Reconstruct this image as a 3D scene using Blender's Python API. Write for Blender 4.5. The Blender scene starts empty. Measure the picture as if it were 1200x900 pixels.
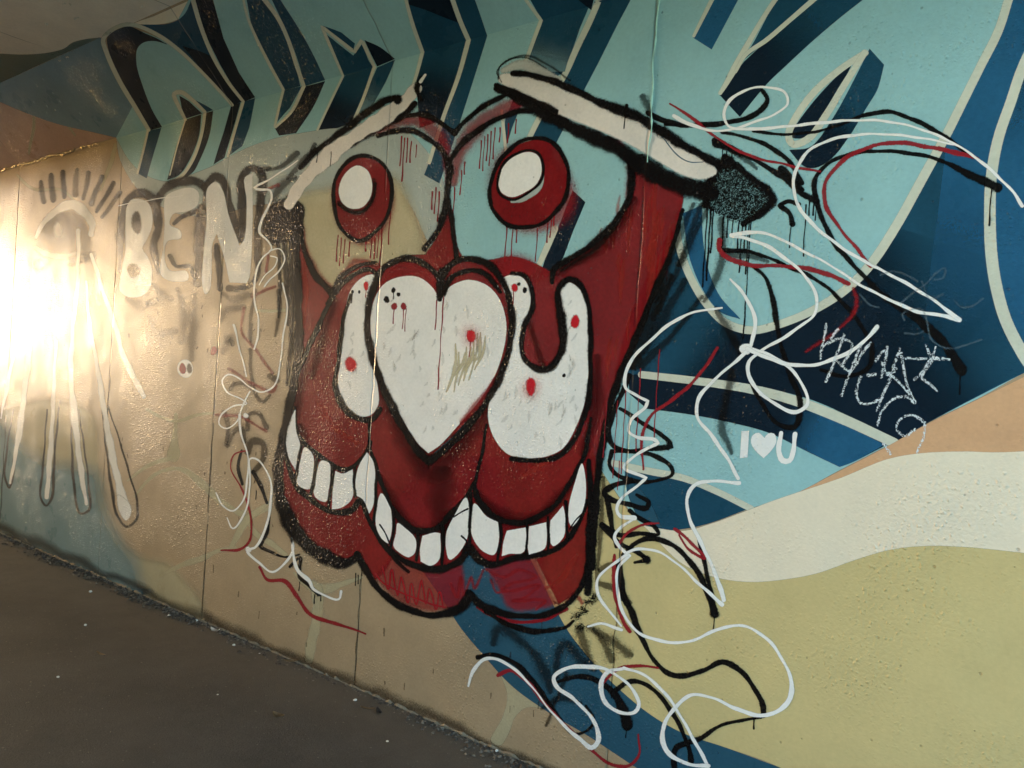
import bpy, bmesh, math, random
import numpy as np
from mathutils import Vector, Matrix
from mathutils.geometry import tessellate_polygon

sc = bpy.context.scene
COL = sc.collection
random.seed(7)

# ------------------------------------------------------------------ camera
F_PX, CAM_H, CAM_D = 900.0, 1.45, 2.3869          # focal length in photo pixels, eye height, distance to the wall
YAW, PITCH, ROLL = math.radians(36.934), math.radians(-0.565), math.radians(3.629)
FOLD_Z, HAUNCH = 2.8265, 0.380                    # height of the bend, size of the 45 degree haunch
CEIL_Z = FOLD_Z + HAUNCH
FWD = Vector((-math.sin(YAW) * math.cos(PITCH), math.cos(YAW) * math.cos(PITCH), math.sin(PITCH)))
R0 = Vector((math.cos(YAW), math.sin(YAW), 0)); U0 = R0.cross(FWD)
RGT = R0 * math.cos(ROLL) + U0 * math.sin(ROLL)
UPV = U0 * math.cos(ROLL) - R0 * math.sin(ROLL)
EYE = Vector((0, -CAM_D, CAM_H))
cd = bpy.data.cameras.new('camera'); cam = bpy.data.objects.new('camera', cd); COL.objects.link(cam)
cd.sensor_width = 36; cd.lens = 36 * F_PX / 1200; cd.clip_start = 0.05; cd.clip_end = 3000
m3 = Matrix((RGT, UPV, -FWD)).transposed()
cam.matrix_world = Matrix.Translation(EYE) @ m3.to_4x4()
sc.camera = cam

# ------------------------------------------------------------------ sky, sun, exposure
SUN_ELEV, SUN_OFF = math.radians(2.2), math.radians(79.2)   # elevation; angle from the wall's normal, towards the far mouth
sun_dir = Vector((-math.sin(SUN_OFF) * math.cos(SUN_ELEV), -math.cos(SUN_OFF) * math.cos(SUN_ELEV), math.sin(SUN_ELEV)))
w = bpy.data.worlds.new('World'); sc.world = w; w.use_nodes = True
nt = w.node_tree
bg = nt.nodes['Background']; sky = nt.nodes.new('ShaderNodeTexSky')
sky.sky_type = 'NISHITA'; sky.sun_disc = False
sky.sun_elevation = SUN_ELEV
sky.sun_rotation = math.atan2(sun_dir.x, sun_dir.y)
sky.air_density = 0.56; sky.dust_density = 0.6; sky.ozone_density = 1.0
nt.links.new(sky.outputs[0], bg.inputs[0]); bg.inputs[1].default_value = 0.15
sl = bpy.data.lights.new('sun', 'SUN'); so = bpy.data.objects.new('sun', sl); COL.objects.link(so)
sl.energy = 0.11; sl.angle = math.radians(1.2); sl.color = (1.0, 0.92, 0.82)
so.rotation_euler = sun_dir.to_track_quat('Z', 'Y').to_euler()
so.location = (-20, -8, 4)
sc.view_settings.view_transform = 'Standard'; sc.view_settings.look = 'None'
sc.view_settings.exposure = 4.48; sc.view_settings.gamma = 1; sc.view_settings.use_curve_mapping = False
sc.render.engine = 'CYCLES'
sc.cycles.transparent_max_bounces = 48; sc.cycles.max_bounces = 6; sc.cycles.diffuse_bounces = 3
sc.cycles.use_denoising = True
sc.cycles.sample_clamp_indirect = 8

# ------------------------------------------------------------------ pixel -> place on wall, haunch or ceiling
def ray(x, y):
    return FWD + RGT * ((x - 600) / F_PX) - UPV * ((y - 450) / F_PX)
def to_px(p):
    d = p - EYE; k = d.dot(FWD)
    return 600 + F_PX * d.dot(RGT) / k, 450 - F_PX * d.dot(UPV) / k
def px_line(pa, pb):
    a, b = Vector(to_px(pa)), Vector(to_px(pb)); d = (b - a).normalized()
    n = Vector((d.y, -d.x))
    if n.y > 0: n = -n                               # n points up in the picture
    return a, n
FOLD_A, FOLD_N = px_line(Vector((-6, 0, FOLD_Z)), Vector((-2, 0, FOLD_Z)))
TOP_A, TOP_N = px_line(Vector((-6, -HAUNCH, CEIL_Z)), Vector((-3, -HAUNCH, CEIL_Z)))
def place(x, y, off):
    r = ray(x, y); v = Vector((x, y))
    if (v - TOP_A).dot(TOP_N) > 1e-4:
        t = (CEIL_Z - off - EYE.z) / r.z
    elif (v - FOLD_A).dot(FOLD_N) > 1e-4:
        k = off * math.sqrt(2)                       # plane y + z = FOLD_Z - k
        t = (CAM_D - CAM_H + FOLD_Z - k) / (r.y + r.z)
    else:
        t = (CAM_D - off) / r.y
    return EYE + r * t

# ------------------------------------------------------------------ small helpers
def srgb(h):
    c = [int(h[i:i + 2], 16) / 255 for i in (0, 2, 4)]
    return tuple(x / 12.92 if x <= .04045 else ((x + .055) / 1.055) ** 2.4 for x in c) + (1,)
def node(t, kind, **kw):
    n = t.nodes.new(kind)
    for k, v in kw.items():
        if k.startswith('i'):
            n.inputs[int(k[1:])].default_value = v
        else:
            setattr(n, k, v)
    return n
def math_(t, op, a, b=None, c=None, clamp=False):
    n = t.nodes.new('ShaderNodeMath'); n.operation = op; n.use_clamp = clamp
    for i, s in enumerate((a, b, c)):
        if s is None: continue
        if isinstance(s, (int, float)): n.inputs[i].default_value = s
        else: t.links.new(s, n.inputs[i])
    return n.outputs[0]
def smooth(t, v, a, b):
    n = t.nodes.new('ShaderNodeMapRange'); n.interpolation_type = 'SMOOTHSTEP'
    t.links.new(v, n.inputs[0]); n.inputs[1].default_value = a; n.inputs[2].default_value = b
    return n.outputs[0]
def noise(t, vec, scale, detail=2.0, rough=.5):
    n = t.nodes.new('ShaderNodeTexNoise'); n.inputs['Scale'].default_value = scale
    n.inputs['Detail'].default_value = detail; n.inputs['Roughness'].default_value = rough
    t.links.new(vec, n.inputs['Vector']); return n.outputs['Fac']

SEAMS = (-6.62, -5.02, -3.82, -2.575, -1.275)          # board joints of the cast wall, metres along it

# relief shared by the bare wall and every coat of paint on it (world position, so it never slides)
def make_relief():
    g = bpy.data.node_groups.new('wall_relief', 'ShaderNodeTree')
    g.interface.new_socket('Normal', in_out='OUTPUT', socket_type='NodeSocketVector')
    g.interface.new_socket('Joint', in_out='OUTPUT', socket_type='NodeSocketFloat')
    g.interface.new_socket('Pit', in_out='OUTPUT', socket_type='NodeSocketFloat')
    out = g.nodes.new('NodeGroupOutput')
    pos = g.nodes.new('ShaderNodeNewGeometry').outputs['Position']
    sep = g.nodes.new('ShaderNodeSeparateXYZ'); g.links.new(pos, sep.inputs[0])
    broad = noise(g, pos, 2.6, 2)
    mask = smooth(g, noise(g, pos, 1.9, 2, .6), .40, .66)
    ds = g.nodes.new('ShaderNodeTexNoise'); ds.inputs['Scale'].default_value = 100; ds.inputs['Detail'].default_value = 1; g.links.new(pos, ds.inputs['Vector'])
    dv = g.nodes.new('ShaderNodeVectorMath'); dv.operation = 'MULTIPLY_ADD'; g.links.new(ds.outputs['Color'], dv.inputs[0]); dv.inputs[1].default_value = (.009, .009, .009); g.links.new(pos, dv.inputs[2])
    def flat(v):                                           # position along the wall and up it
        a_ = g.nodes.new('ShaderNodeSeparateXYZ'); g.links.new(v, a_.inputs[0]); b_ = g.nodes.new('ShaderNodeCombineXYZ')
        g.links.new(a_.outputs[0], b_.inputs[0]); g.links.new(a_.outputs[2], b_.inputs[1]); return b_.outputs[0]
    vo = g.nodes.new('ShaderNodeTexVoronoi'); vo.voronoi_dimensions = '2D'; vo.inputs['Scale'].default_value = 88; g.links.new(flat(dv.outputs[0]), vo.inputs['Vector'])
    co = g.nodes.new('ShaderNodeSeparateColor'); g.links.new(vo.outputs['Color'], co.inputs[0])
    rr = math_(g, 'MULTIPLY_ADD', math_(g, 'POWER', co.outputs[1], 2.6), .55, .05)
    grain = math_(g, 'MULTIPLY', math_(g, 'SUBTRACT', 1.0, smooth(g, math_(g, 'DIVIDE', vo.outputs['Distance'], rr), .05, 1.0)), math_(g, 'MULTIPLY', rr, .0065))
    grain = math_(g, 'MULTIPLY_ADD', ds.outputs['Fac'], .0011, grain)
    vor = g.nodes.new('ShaderNodeTexVoronoi'); vor.voronoi_dimensions = '2D'; vor.inputs['Scale'].default_value = 16
    g.links.new(flat(pos), vor.inputs['Vector'])
    sc_ = g.nodes.new('ShaderNodeSeparateColor'); g.links.new(vor.outputs['Color'], sc_.inputs[0])
    rad = math_(g, 'MULTIPLY', smooth(g, sc_.outputs[0], .78, 1.1), .12)
    pit = math_(g, 'SUBTRACT', 1.0, smooth(g, math_(g, 'DIVIDE', vor.outputs['Distance'], math_(g, 'ADD', rad, .0001)), .55, 1.0))
    wob = math_(g, 'MULTIPLY', math_(g, 'SUBTRACT', noise(g, pos, 9, 1), .5), .016)
    xx = math_(g, 'ADD', sep.outputs[0], wob)
    joint = None
    for s in SEAMS:
        d = math_(g, 'ABSOLUTE', math_(g, 'SUBTRACT', xx, s))
        j = math_(g, 'SUBTRACT', 1.0, smooth(g, d, .0015, .007))
        joint = j if joint is None else math_(g, 'MAXIMUM', joint, j)
    rag = smooth(g, broad, .40, .56)
    joint = math_(g, 'MULTIPLY', joint, rag)
    h = math_(g, 'MULTIPLY', broad, .006)
    h = math_(g, 'MULTIPLY_ADD', math_(g, 'MULTIPLY', grain, math_(g, 'MULTIPLY_ADD', mask, 1.3, .05)), .6, h)
    h = math_(g, 'MULTIPLY_ADD', ds.outputs['Fac'], math_(g, 'MULTIPLY_ADD', mask, .0016, .0004), h)
    h = math_(g, 'MULTIPLY_ADD', pit, -.003, h)
    h = math_(g, 'MULTIPLY_ADD', joint, -.0022, h)
    b = g.nodes.new('ShaderNodeBump'); b.inputs['Strength'].default_value = 1.0; b.inputs['Distance'].default_value = 1.0
    g.links.new(h, b.inputs['Height'])
    g.links.new(b.outputs[0], out.inputs[0]); g.links.new(joint, out.inputs[1]); g.links.new(pit, out.inputs[2])
    return g
RELIEF = make_relief()

MATS = {}
SOLID = {}
def paint(key, hexcol, alpha=1.0, grain=.35, rough=.3, mottle=.12, film=True, chalk=0.0, gscale=420, spec=.06, edge=None):
    """A coat of paint: colour, thickness of the coat, speckle of its edge, gloss."""
    m = bpy.data.materials.new(key); m.use_nodes = True; t = m.node_tree
    p = t.nodes['Principled BSDF']; o = t.nodes['Material Output']
    r = t.nodes.new('ShaderNodeGroup'); r.node_tree = RELIEF
    t.links.new(r.outputs[0], p.inputs['Normal'])
    pos = t.nodes.new('ShaderNodeNewGeometry').outputs['Position']
    n1 = noise(t, pos, 5, 3, .65); n2 = noise(t, pos, 70, 2, .6)
    mx = math_(t, 'ADD', math_(t, 'MULTIPLY', math_(t, 'SUBTRACT', n1, .5), mottle * 2.2), math_(t, 'MULTIPLY', math_(t, 'SUBTRACT', n2, .5), mottle * 1.6))
    hsv = t.nodes.new('ShaderNodeHueSaturation'); hsv.inputs['Color'].default_value = srgb(hexcol)
    t.links.new(math_(t, 'ADD', mx, 1.0), hsv.inputs['Value'])
    dk = t.nodes.new('ShaderNodeMix'); dk.data_type = 'RGBA'
    t.links.new(math_(t, 'ADD', math_(t, 'MULTIPLY', r.outputs[1], .45), math_(t, 'MULTIPLY', r.outputs[2], .22)), dk.inputs[0])
    t.links.new(hsv.outputs[0], dk.inputs[6]); dk.inputs[7].default_value = srgb('2a211a')
    t.links.new(dk.outputs[2], p.inputs['Base Color'])
    t.links.new(math_(t, 'MULTIPLY_ADD', math_(t, 'SUBTRACT', n1, .5), .22, rough), p.inputs['Roughness'])
    p.inputs['Specular IOR Level'].default_value = spec
    if film:
        at = t.nodes.new('ShaderNodeAttribute'); at.attribute_name = 'cov'
        g = noise(t, pos, gscale, 1, .5)
        g2 = noise(t, pos, gscale * .28, 2, .5)
        gg = math_(t, 'ADD', math_(t, 'MULTIPLY', math_(t, 'SUBTRACT', g, .5), grain * 2.4), math_(t, 'MULTIPLY', math_(t, 'SUBTRACT', g2, .5), grain * 1.2))
        # near full cover the speckle closes up, so only the rim (or a thin coat) is broken
        v = math_(t, 'ADD', at.outputs['Fac'], gg)
        lo, hi = edge or ((.08, .92) if alpha < .7 else (.28, .72))
        a = smooth(t, v, lo + chalk, hi + chalk)
        a = math_(t, 'MULTIPLY', a, smooth(t, at.outputs['Fac'], 0.0, .12))
        if alpha < 1: a = math_(t, 'MULTIPLY', a, math_(t, 'ADD', math_(t, 'MULTIPLY', math_(t, 'SUBTRACT', g2, .5), .25 * (1 - alpha) + .1), alpha), clamp=True)
        tr = t.nodes.new('ShaderNodeBsdfTransparent'); mxs = t.nodes.new('ShaderNodeMixShader')
        t.links.new(a, mxs.inputs[0]); t.links.new(tr.outputs[0], mxs.inputs[1]); t.links.new(p.outputs[0], mxs.inputs[2])
        t.links.new(mxs.outputs[0], o.inputs[0])
    MATS[key] = m
    if film and alpha >= 1 and grain <= .4 and chalk == 0 and edge is None:        # where the coat is unbroken it needs no see-through
        SOLID[key] = paint('unbroken_' + key, hexcol, 1.0, grain, rough, mottle, False, 0, gscale, spec)
    return m

# ------------------------------------------------------------------ things, parts
def tag(o, label=None, cat=None, group=None, kind=None):
    for k, v in (('label', label), ('category', cat), ('group', group), ('kind', kind)):
        if v: o[k] = v
    return o
def thing(name, label, cat, at, group=None):
    o = bpy.data.objects.new(name, None); COL.objects.link(o)
    o.location = place(at[0], at[1], 0) if len(at) == 2 else Vector(at)
    o.empty_display_size = .1
    return tag(o, label, cat, group)
def root_of(o):
    loc = Vector((0, 0, 0))
    while o is not None:
        loc += o.location; o = o.parent
    return loc
def link(name, me, mat, parent=None):
    o = bpy.data.objects.new(name, me); COL.objects.link(o)
    if mat is not None: me.materials.append(mat)
    if parent is not None: o.parent = parent
    return o
def parse(s):
    pts, cor = [], []
    for tk in s.split():
        c = tk.endswith('!'); x, y = tk.rstrip('!').split(',')
        pts.append((float(x), float(y))); cor.append(c)
    return pts, cor
def curve(s, closed, step=3.0):
    if s.startswith('L:'):
        pts, _ = parse(s[2:]); cor = [True] * len(pts)
    else: pts, cor = parse(s)
    n = len(pts); out = []
    rng = range(n) if closed else range(n - 1)
    for i in rng:
        p1, p2 = np.array(pts[i]), np.array(pts[(i + 1) % n])
        p0 = np.array(pts[i - 1]) if (closed or i > 0) and not cor[i] else 2 * p1 - p2
        j = i + 2
        p3 = np.array(pts[j % n]) if (closed or j < n) and not cor[(i + 1) % n] else 2 * p2 - p1
        L = np.linalg.norm(p2 - p1); k = max(1, int(L / step))
        if cor[i] and cor[(i + 1) % n]: k = 1
        d = [max(np.linalg.norm(b - a), 1e-3) ** .5 for a, b in ((p0, p1), (p1, p2), (p2, p3))]
        m1 = (p2 - p1) + d[1] * ((p1 - p0) / d[0] - (p2 - p0) / (d[0] + d[1]))
        m2 = (p2 - p1) + d[1] * ((p3 - p2) / d[2] - (p3 - p1) / (d[1] + d[2]))
        for q in range(k):
            u = q / k
            out.append((2*u**3 - 3*u**2 + 1) * p1 + (u**3 - 2*u**2 + u) * m1 + (-2*u**3 + 3*u**2) * p2 + (u**3 - u**2) * m2)
    if not closed: out.append(np.array(pts[-1]))
    keep = [out[0]]
    for p in out[1:]:
        if np.linalg.norm(p - keep[-1]) > .25: keep.append(p)
    if closed and np.linalg.norm(keep[0] - keep[-1]) < .25: keep.pop()
    return np.array(keep)

LAYER = [1]; SUB = [0]
STEP, SUBSTEP = 4e-5, 3e-6
def lv(n=None):
    LAYER[0] = LAYER[0] + 1 if n is None else n
def finish(name, bm, cov, mat, parent, ramp=None):
    """pixel-space mesh -> cut at the bends -> laid on wall, haunch and ceiling"""
    for a, n in ((FOLD_A, FOLD_N), (TOP_A, TOP_N)):
        s = [(Vector((v.co.x, v.co.y)) - a).dot(n) for v in bm.verts]
        if min(s) < -.01 and max(s) > .01:
            bmesh.ops.bisect_plane(bm, geom=bm.verts[:] + bm.edges[:] + bm.faces[:], dist=1e-4, plane_co=(a.x, a.y, 0), plane_no=(n.x, n.y, 0))
    org = root_of(parent) if parent is not None else Vector((0, 0, 0))
    off = LAYER[0] * STEP + SUBSTEP * (SUB[0] % 12); SUB[0] += 1
    zz = bm.verts.layers.float.get('ramp')
    for v in bm.verts:
        v.co = place(v.co.x, v.co.y, off + (v[zz] * STEP * .12 if zz else 0)) - org
    bm.normal_update()
    c = EYE - org
    for f in bm.faces:
        if f.normal.dot(c - f.calc_center_median()) < 0: f.normal_flip()
    if mat in SOLID:
        for f in bm.faces: f.material_index = 1 if min(v[cov] for v in f.verts) > .995 else 0
    me = bpy.data.meshes.new(name); bm.to_mesh(me); bm.free()
    o = link(name, me, MATS[mat], parent)
    if mat in SOLID: me.materials.append(SOLID[mat])
    return o
def fill(name, parent, mat, path, soft=1.3, dense=3.0, fade=None):
    P = curve(path, True, dense); n = len(P)
    area = np.sum(P[:, 0] * np.roll(P[:, 1], -1) - np.roll(P[:, 0], -1) * P[:, 1]) / 2
    if area < 0: P = P[::-1]
    e = np.roll(P, -1, 0) - P; e /= np.maximum(np.linalg.norm(e, axis=1), 1e-6)[:, None]
    nn = np.stack([e[:, 1], -e[:, 0]], 1)                      # outward for positive area (y down)
    vn = nn + np.roll(nn, 1, 0); ln = np.linalg.norm(vn, axis=1); vn /= np.maximum(ln, .6)[:, None]
    inn, outr = P - vn * soft * .5, P + vn * soft * .5
    bm = bmesh.new(); cv = bm.verts.layers.float.new('cov')
    vi = [bm.verts.new((x, y, 0)) for x, y in inn]; vo = [bm.verts.new((x, y, 0)) for x, y in outr]
    for v in vi: v[cv] = 1.0
    for v in vo: v[cv] = 0.0
    if fade:                                                   # a sprayed gradient: bare at the first point, full at the second
        f0 = Vector(fade[0]); fd = Vector(fade[1]) - f0; fl = fd.length_squared
        for v in vi: v[cv] = (Vector((v.co.x, v.co.y)) - f0).dot(fd) / fl
    for tri in tessellate_polygon([[Vector((x, y, 0)) for x, y in inn]]):
        try: bm.faces.new([vi[k] for k in tri])
        except ValueError: pass
    for i in range(n):
        j = (i + 1) % n
        try: bm.faces.new((vi[i], vi[j], vo[j], vo[i]))
        except ValueError: pass
    return finish(name, bm, cv, mat, parent)
HALO = {'black': .55, 'black_line': .5, 'black_thin': .8, 'white_line': .2, 'red_line': .45, 'red_thin': .5, 'grey_halo': .5, 'grey_thin': .6, 'white_thin': .5, 'brow_white': .2, 'line_cream': .03, 'khaki_thin': .1}
def stroke(name, parent, mat, path, wd=4.0, soft=.45, closed=False, taper=0.0, dense=3.0):
    P = curve(path, closed, dense); n = len(P)
    if n < 2: return None
    W = np.interp(np.linspace(0, 1, n), np.linspace(0, 1, len(wd)), wd) if isinstance(wd, (tuple, list)) else np.full(n, float(wd))
    if str(mat).startswith('black') or mat in ('red_line', 'red_drip'): W = W / (1 - soft * .42)
    if mat == 'black': soft = min(.7, soft + .15)
    W = W * {'white_line': .78, 'red_line': .74, 'black_line': .84}.get(mat, 1.0)
    if not closed:                                              # round ends
        d0, d1 = P[0] - P[1], P[-1] - P[-2]; d0 /= np.linalg.norm(d0); d1 /= np.linalg.norm(d1)
        a, b = W[0] / 2, W[-1] / 2
        pre = [(P[0] + d0 * a * q, W[0] * max(math.sqrt(max(1 - q * q, 0)), .15)) for q in (1, .8, .45)]
        post = [(P[-1] + d1 * b * q, W[-1] * max(math.sqrt(max(1 - q * q, 0)), .15)) for q in (.45, .8, 1)]
        P = np.array([p for p, _ in pre] + list(P) + [p for p, _ in post]); W = np.array([x for _, x in pre] + list(W) + [x for _, x in post])
        n = len(P)
    T = np.gradient(P, axis=0) if not closed else (np.roll(P, -1, 0) - np.roll(P, 1, 0))
    T /= np.maximum(np.linalg.norm(T, axis=1), 1e-6)[:, None]; N = np.stack([-T[:, 1], T[:, 0]], 1)
    if taper:
        s = np.linspace(0, 1, n); W = W * (1 - taper * s)
    hal = HALO.get(mat, .12)
    if n > 4 and mat != 'line_cream':                                                  # an unsteady hand
        ph = random.random() * 50; sl_ = np.concatenate([[0], np.cumsum(np.linalg.norm(np.diff(P, axis=0), axis=1))])
        W = W * (1 + .13 * np.sin(sl_ * .09 + ph) + .08 * np.sin(sl_ * .31 + 2 * ph))
        P = P + N * (.35 * np.sin(sl_ * .17 + ph))[:, None]
    bm = bmesh.new(); cv = bm.verts.layers.float.new('cov'); rp = bm.verts.layers.float.new('ramp')
    prof = ((-(1 + hal), 0), (-1, .3), (-(1 - soft), 1), (1 - soft, 1), (1, .3), (1 + hal, 0))
    rows = []
    for i in range(n):
        r = []
        for k, c in prof:
            q = P[i] + N[i] * (W[i] * .5 * k + (math.copysign(.4, k) if abs(k) > 1 else 0))
            v = bm.verts.new((q[0], q[1], 0)); v[cv] = c; v[rp] = i / n
            r.append(v)
        rows.append(r)
    if not closed:
        for r in (rows[0], rows[-1]):
            for v in r: v[cv] *= .3
    for i in range(n if closed else n - 1):
        a, b = rows[i], rows[(i + 1) % n]
        for k in range(5):
            bm.faces.new((a[k], a[k + 1], b[k + 1], b[k]))
    return finish(name, bm, cv, mat, parent)
def blot(name, parent, mat, x, y, rx, ry=None, soft=.5, rot=0.0, wob=.08):
    ry = rx if ry is None else ry; k = 14
    ph = random.random() * 6
    pts = []
    for i in range(k):
        a = 2 * math.pi * i / k; r = 1 + wob * math.sin(2 * a + ph) + wob * .6 * math.sin(3 * a + 2 * ph)
        u, v = rx * r * math.cos(a), ry * r * math.sin(a)
        pts.append('%.2f,%.2f' % (x + u * math.cos(rot) - v * math.sin(rot), y + u * math.sin(rot) + v * math.cos(rot)))
    return fill(name, parent, mat, ' '.join(pts), soft=2 * soft * min(rx, ry) * .9, dense=2)
def drip(parent, mat, x, y, ln, wd=1.4, name='drip'):
    # runs plumb down the wall
    j = random.uniform(-.8, .8)
    return stroke(name, parent, mat, '%.1f,%.1f %.1f,%.1f %.1f,%.1f' % (x, y, x - .032 * ln + j * .3, y + ln * .5, x - .064 * ln, y + ln), (wd * 1.1, wd * .8, wd * 1.15), .5, dense=6)

# ------------------------------------------------------------------ the coats of paint
paint('tan_wall', 'ab9474', film=False, rough=.4, mottle=.16)
paint('bare_concrete', 'cbc2b3', film=False, rough=.6, mottle=.2)
paint('ceiling_coat', 'efe5d6', film=False, rough=.5, mottle=.12)
paint('light_blue', '98c2c1', grain=.12)
paint('teal', '20495d', grain=.12, mottle=.2)
paint('mid_blue', '285c7c', grain=.12, mottle=.2)
paint('stripe_blue', '2d5466', grain=.12, mottle=.14)
paint('navy', '14222e', grain=.12, mottle=.2)
paint('navy_fade', '14222e', grain=.1, mottle=.2, edge=(.02, .98))
paint('blue_fade', '285c7c', grain=.1, mottle=.2, edge=(.02, .98))
paint('teal_fade', '20495d', grain=.1, mottle=.2, edge=(.02, .98))
paint('slate_fade', '6f9096', grain=.1, mottle=.1, edge=(.02, .98))
paint('slate', '6c8993', grain=.12, mottle=.2)
paint('dark_green', '6c7d77', grain=.12)
paint('line_cream', 'cfcfba', grain=.15)
paint('sage', 'adb5ac', grain=.25)
paint('pink_tan', 'b8937a', grain=.2, mottle=.16)
paint('khaki', 'cdb981', grain=.12, mottle=.1)
paint('khaki_thin', 'cec29c', alpha=.65, grain=.2)
paint('sea_thin', '7d9da3', alpha=.72, grain=.1, edge=(0, 1))
paint('cream', 'ebdcc0', grain=.12, mottle=.08)
paint('orange', 'd5a67c', grain=.12)
paint('red', '841519', alpha=.84, grain=.3, mottle=.42, rough=.36)
paint('maroon_mist', '2c070a', alpha=.5, grain=.25, edge=(0, 1))
paint('glow_mist', 'b23228', alpha=.5, grain=.5, edge=(0, 1))
paint('wash_grey', 'b0a99c', alpha=.22, grain=.7, edge=(0, 1))
paint('red_thin', '9c1f25', alpha=.62, grain=.6, mottle=.25)
paint('red_line', '98262d', alpha=.85, grain=.35)
paint('red_dot', 'c8202c', alpha=.95, grain=.3)
paint('red_mist', 'c8202c', alpha=.3, grain=.7)
paint('red_drip', '8c1d24', alpha=.85, grain=.25)
paint('white', 'f4efe6', grain=.25, mottle=.13, rough=.3)
paint('white_line', 'f0ece4', grain=.2, mottle=.05)
paint('white_thin', 'e6dfd0', alpha=.62, grain=.5)
paint('brow_white', 'e6dccf', grain=.35, mottle=.14)
paint('black', '131111', grain=.4, alpha=.97)
paint('black_line', '141313', grain=.3, alpha=.95)
paint('black_thin', '1a1815', alpha=.6, grain=.6)
paint('black_speckle', '12110f', alpha=.97, grain=1.2, chalk=.22, gscale=300)
paint('grey_halo', '2c2823', alpha=.85, grain=.6)
paint('lash_grey', '39332c', alpha=.72, grain=.6)
paint('grey_thin', '4c453c', alpha=.45, grain=.7)
paint('ghost_line', '6f8590', alpha=.35, grain=.8, chalk=.1)
paint('khaki_mist', 'd3c69f', alpha=.75, grain=.2, edge=(.02, .98))
paint('letter_grey', 'e4e1d8', alpha=.95, grain=.35)
paint('chalk', 'dfe3e2', alpha=.95, grain=1.7, chalk=.32, gscale=330)
paint('dirt', '3a2f25', alpha=.6, grain=.9, chalk=.08)
paint('crack', '241c15', alpha=.6, grain=1.0, chalk=.1)
paint('crust', '8f806a', film=False, rough=.8, mottle=.4)
paint('seafoam', 'a9d6c8', film=False, rough=.4)

# ------------------------------------------------------------------ the setting: ground, underpass, land outside
X0, X1, WID = -19.0, 1.25, 4.7                     # far mouth, near mouth, width of the underpass
def asphalt():
    m = bpy.data.materials.new('asphalt'); m.use_nodes = True; t = m.node_tree; p = t.nodes['Principled BSDF']
    pos = t.nodes.new('ShaderNodeNewGeometry').outputs['Position']
    sep = t.nodes.new('ShaderNodeSeparateXYZ'); t.links.new(pos, sep.inputs[0])
    a = noise(t, pos, 1.3, 5, .65); b = noise(t, pos, 160, 2, .7); c = noise(t, pos, 9, 4, .7)
    dust = smooth(t, math_(t, 'ADD', sep.outputs[1], math_(t, 'MULTIPLY', math_(t, 'SUBTRACT', c, .5), .5)), -.62, .02)
    cr = t.nodes.new('ShaderNodeValToRGB'); t.links.new(math_(t, 'ADD', math_(t, 'MULTIPLY', a, .6), math_(t, 'MULTIPLY', b, .4)), cr.inputs[0])
    cr.color_ramp.elements[0].position = .3; cr.color_ramp.elements[0].color = srgb('38332d')
    cr.color_ramp.elements[1].position = .75; cr.color_ramp.elements[1].color = srgb('645b50')
    mx = t.nodes.new('ShaderNodeMix'); mx.data_type = 'RGBA'; t.links.new(math_(t, 'MULTIPLY', dust, .55), mx.inputs[0])
    t.links.new(cr.outputs[0], mx.inputs[6]); mx.inputs[7].default_value = srgb('6e6152')
    sp = smooth(t, noise(t, pos, 75, 1, .5), .72, .78)
    mx2 = t.nodes.new('ShaderNodeMix'); mx2.data_type = 'RGBA'; t.links.new(math_(t, 'MULTIPLY', sp, .5), mx2.inputs[0])
    t.links.new(mx.outputs[2], mx2.inputs[6]); mx2.inputs[7].default_value = srgb('8c8273')
    t.links.new(mx2.outputs[2], p.inputs['Base Color']); p.inputs['Roughness'].default_value = .78
    p.inputs['Specular IOR Level'].default_value = .3
    bu = t.nodes.new('ShaderNodeBump'); bu.inputs['Strength'].default_value = .7; bu.inputs['Distance'].default_value = .004
    t.links.new(math_(t, 'ADD', b, math_(t, 'MULTIPLY', c, .6)), bu.inputs['Height']); t.links.new(bu.outputs[0], p.inputs['Normal'])
    return m
def plain(key, hexcol, rough=.8, scale=6, amt=.3):
    m = bpy.data.materials.new(key); m.use_nodes = True; t = m.node_tree; p = t.nodes['Principled BSDF']
    pos = t.nodes.new('ShaderNodeNewGeometry').outputs['Position']
    hsv = t.nodes.new('ShaderNodeHueSaturation'); hsv.inputs['Color'].default_value = srgb(hexcol)
    t.links.new(math_(t, 'ADD', math_(t, 'MULTIPLY', math_(t, 'SUBTRACT', noise(t, pos, scale, 5, .65), .5), amt * 2), 1.0), hsv.inputs['Value'])
    t.links.new(hsv.outputs[0], p.inputs['Base Color']); p.inputs['Roughness'].default_value = rough
    MATS[key] = m; return m
ASPHALT = asphalt(); plain('earth', 'cabfa8', .9, .7); plain('stone_bit', '74695a', .85, 40, .5); plain('pale_bit', 'd8d2c4', .7, 30, .2)
plain('leaf_bit', '8d7450', .8, 30, .3); plain('grass_bank', '4c5530', .95, .4, .4); plain('dark_bit', '4a4036', .9, 40, .5)

def box_bm(bm, x0, x1, y0, y1, z0, z1):
    v = [bm.verts.new((x, y, z)) for x in (x0, x1) for y in (y0, y1) for z in (z0, z1)]
    for f in ((0, 1, 3, 2), (4, 6, 7, 5), (0, 4, 5, 1), (2, 3, 7, 6), (0, 2, 6, 4), (1, 5, 7, 3)): bm.faces.new([v[i] for i in f])
def mesh_of(name, bm):
    bmesh.ops.recalc_face_normals(bm, faces=bm.faces[:]); me = bpy.data.meshes.new(name); bm.to_mesh(me); bm.free(); return me

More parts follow.
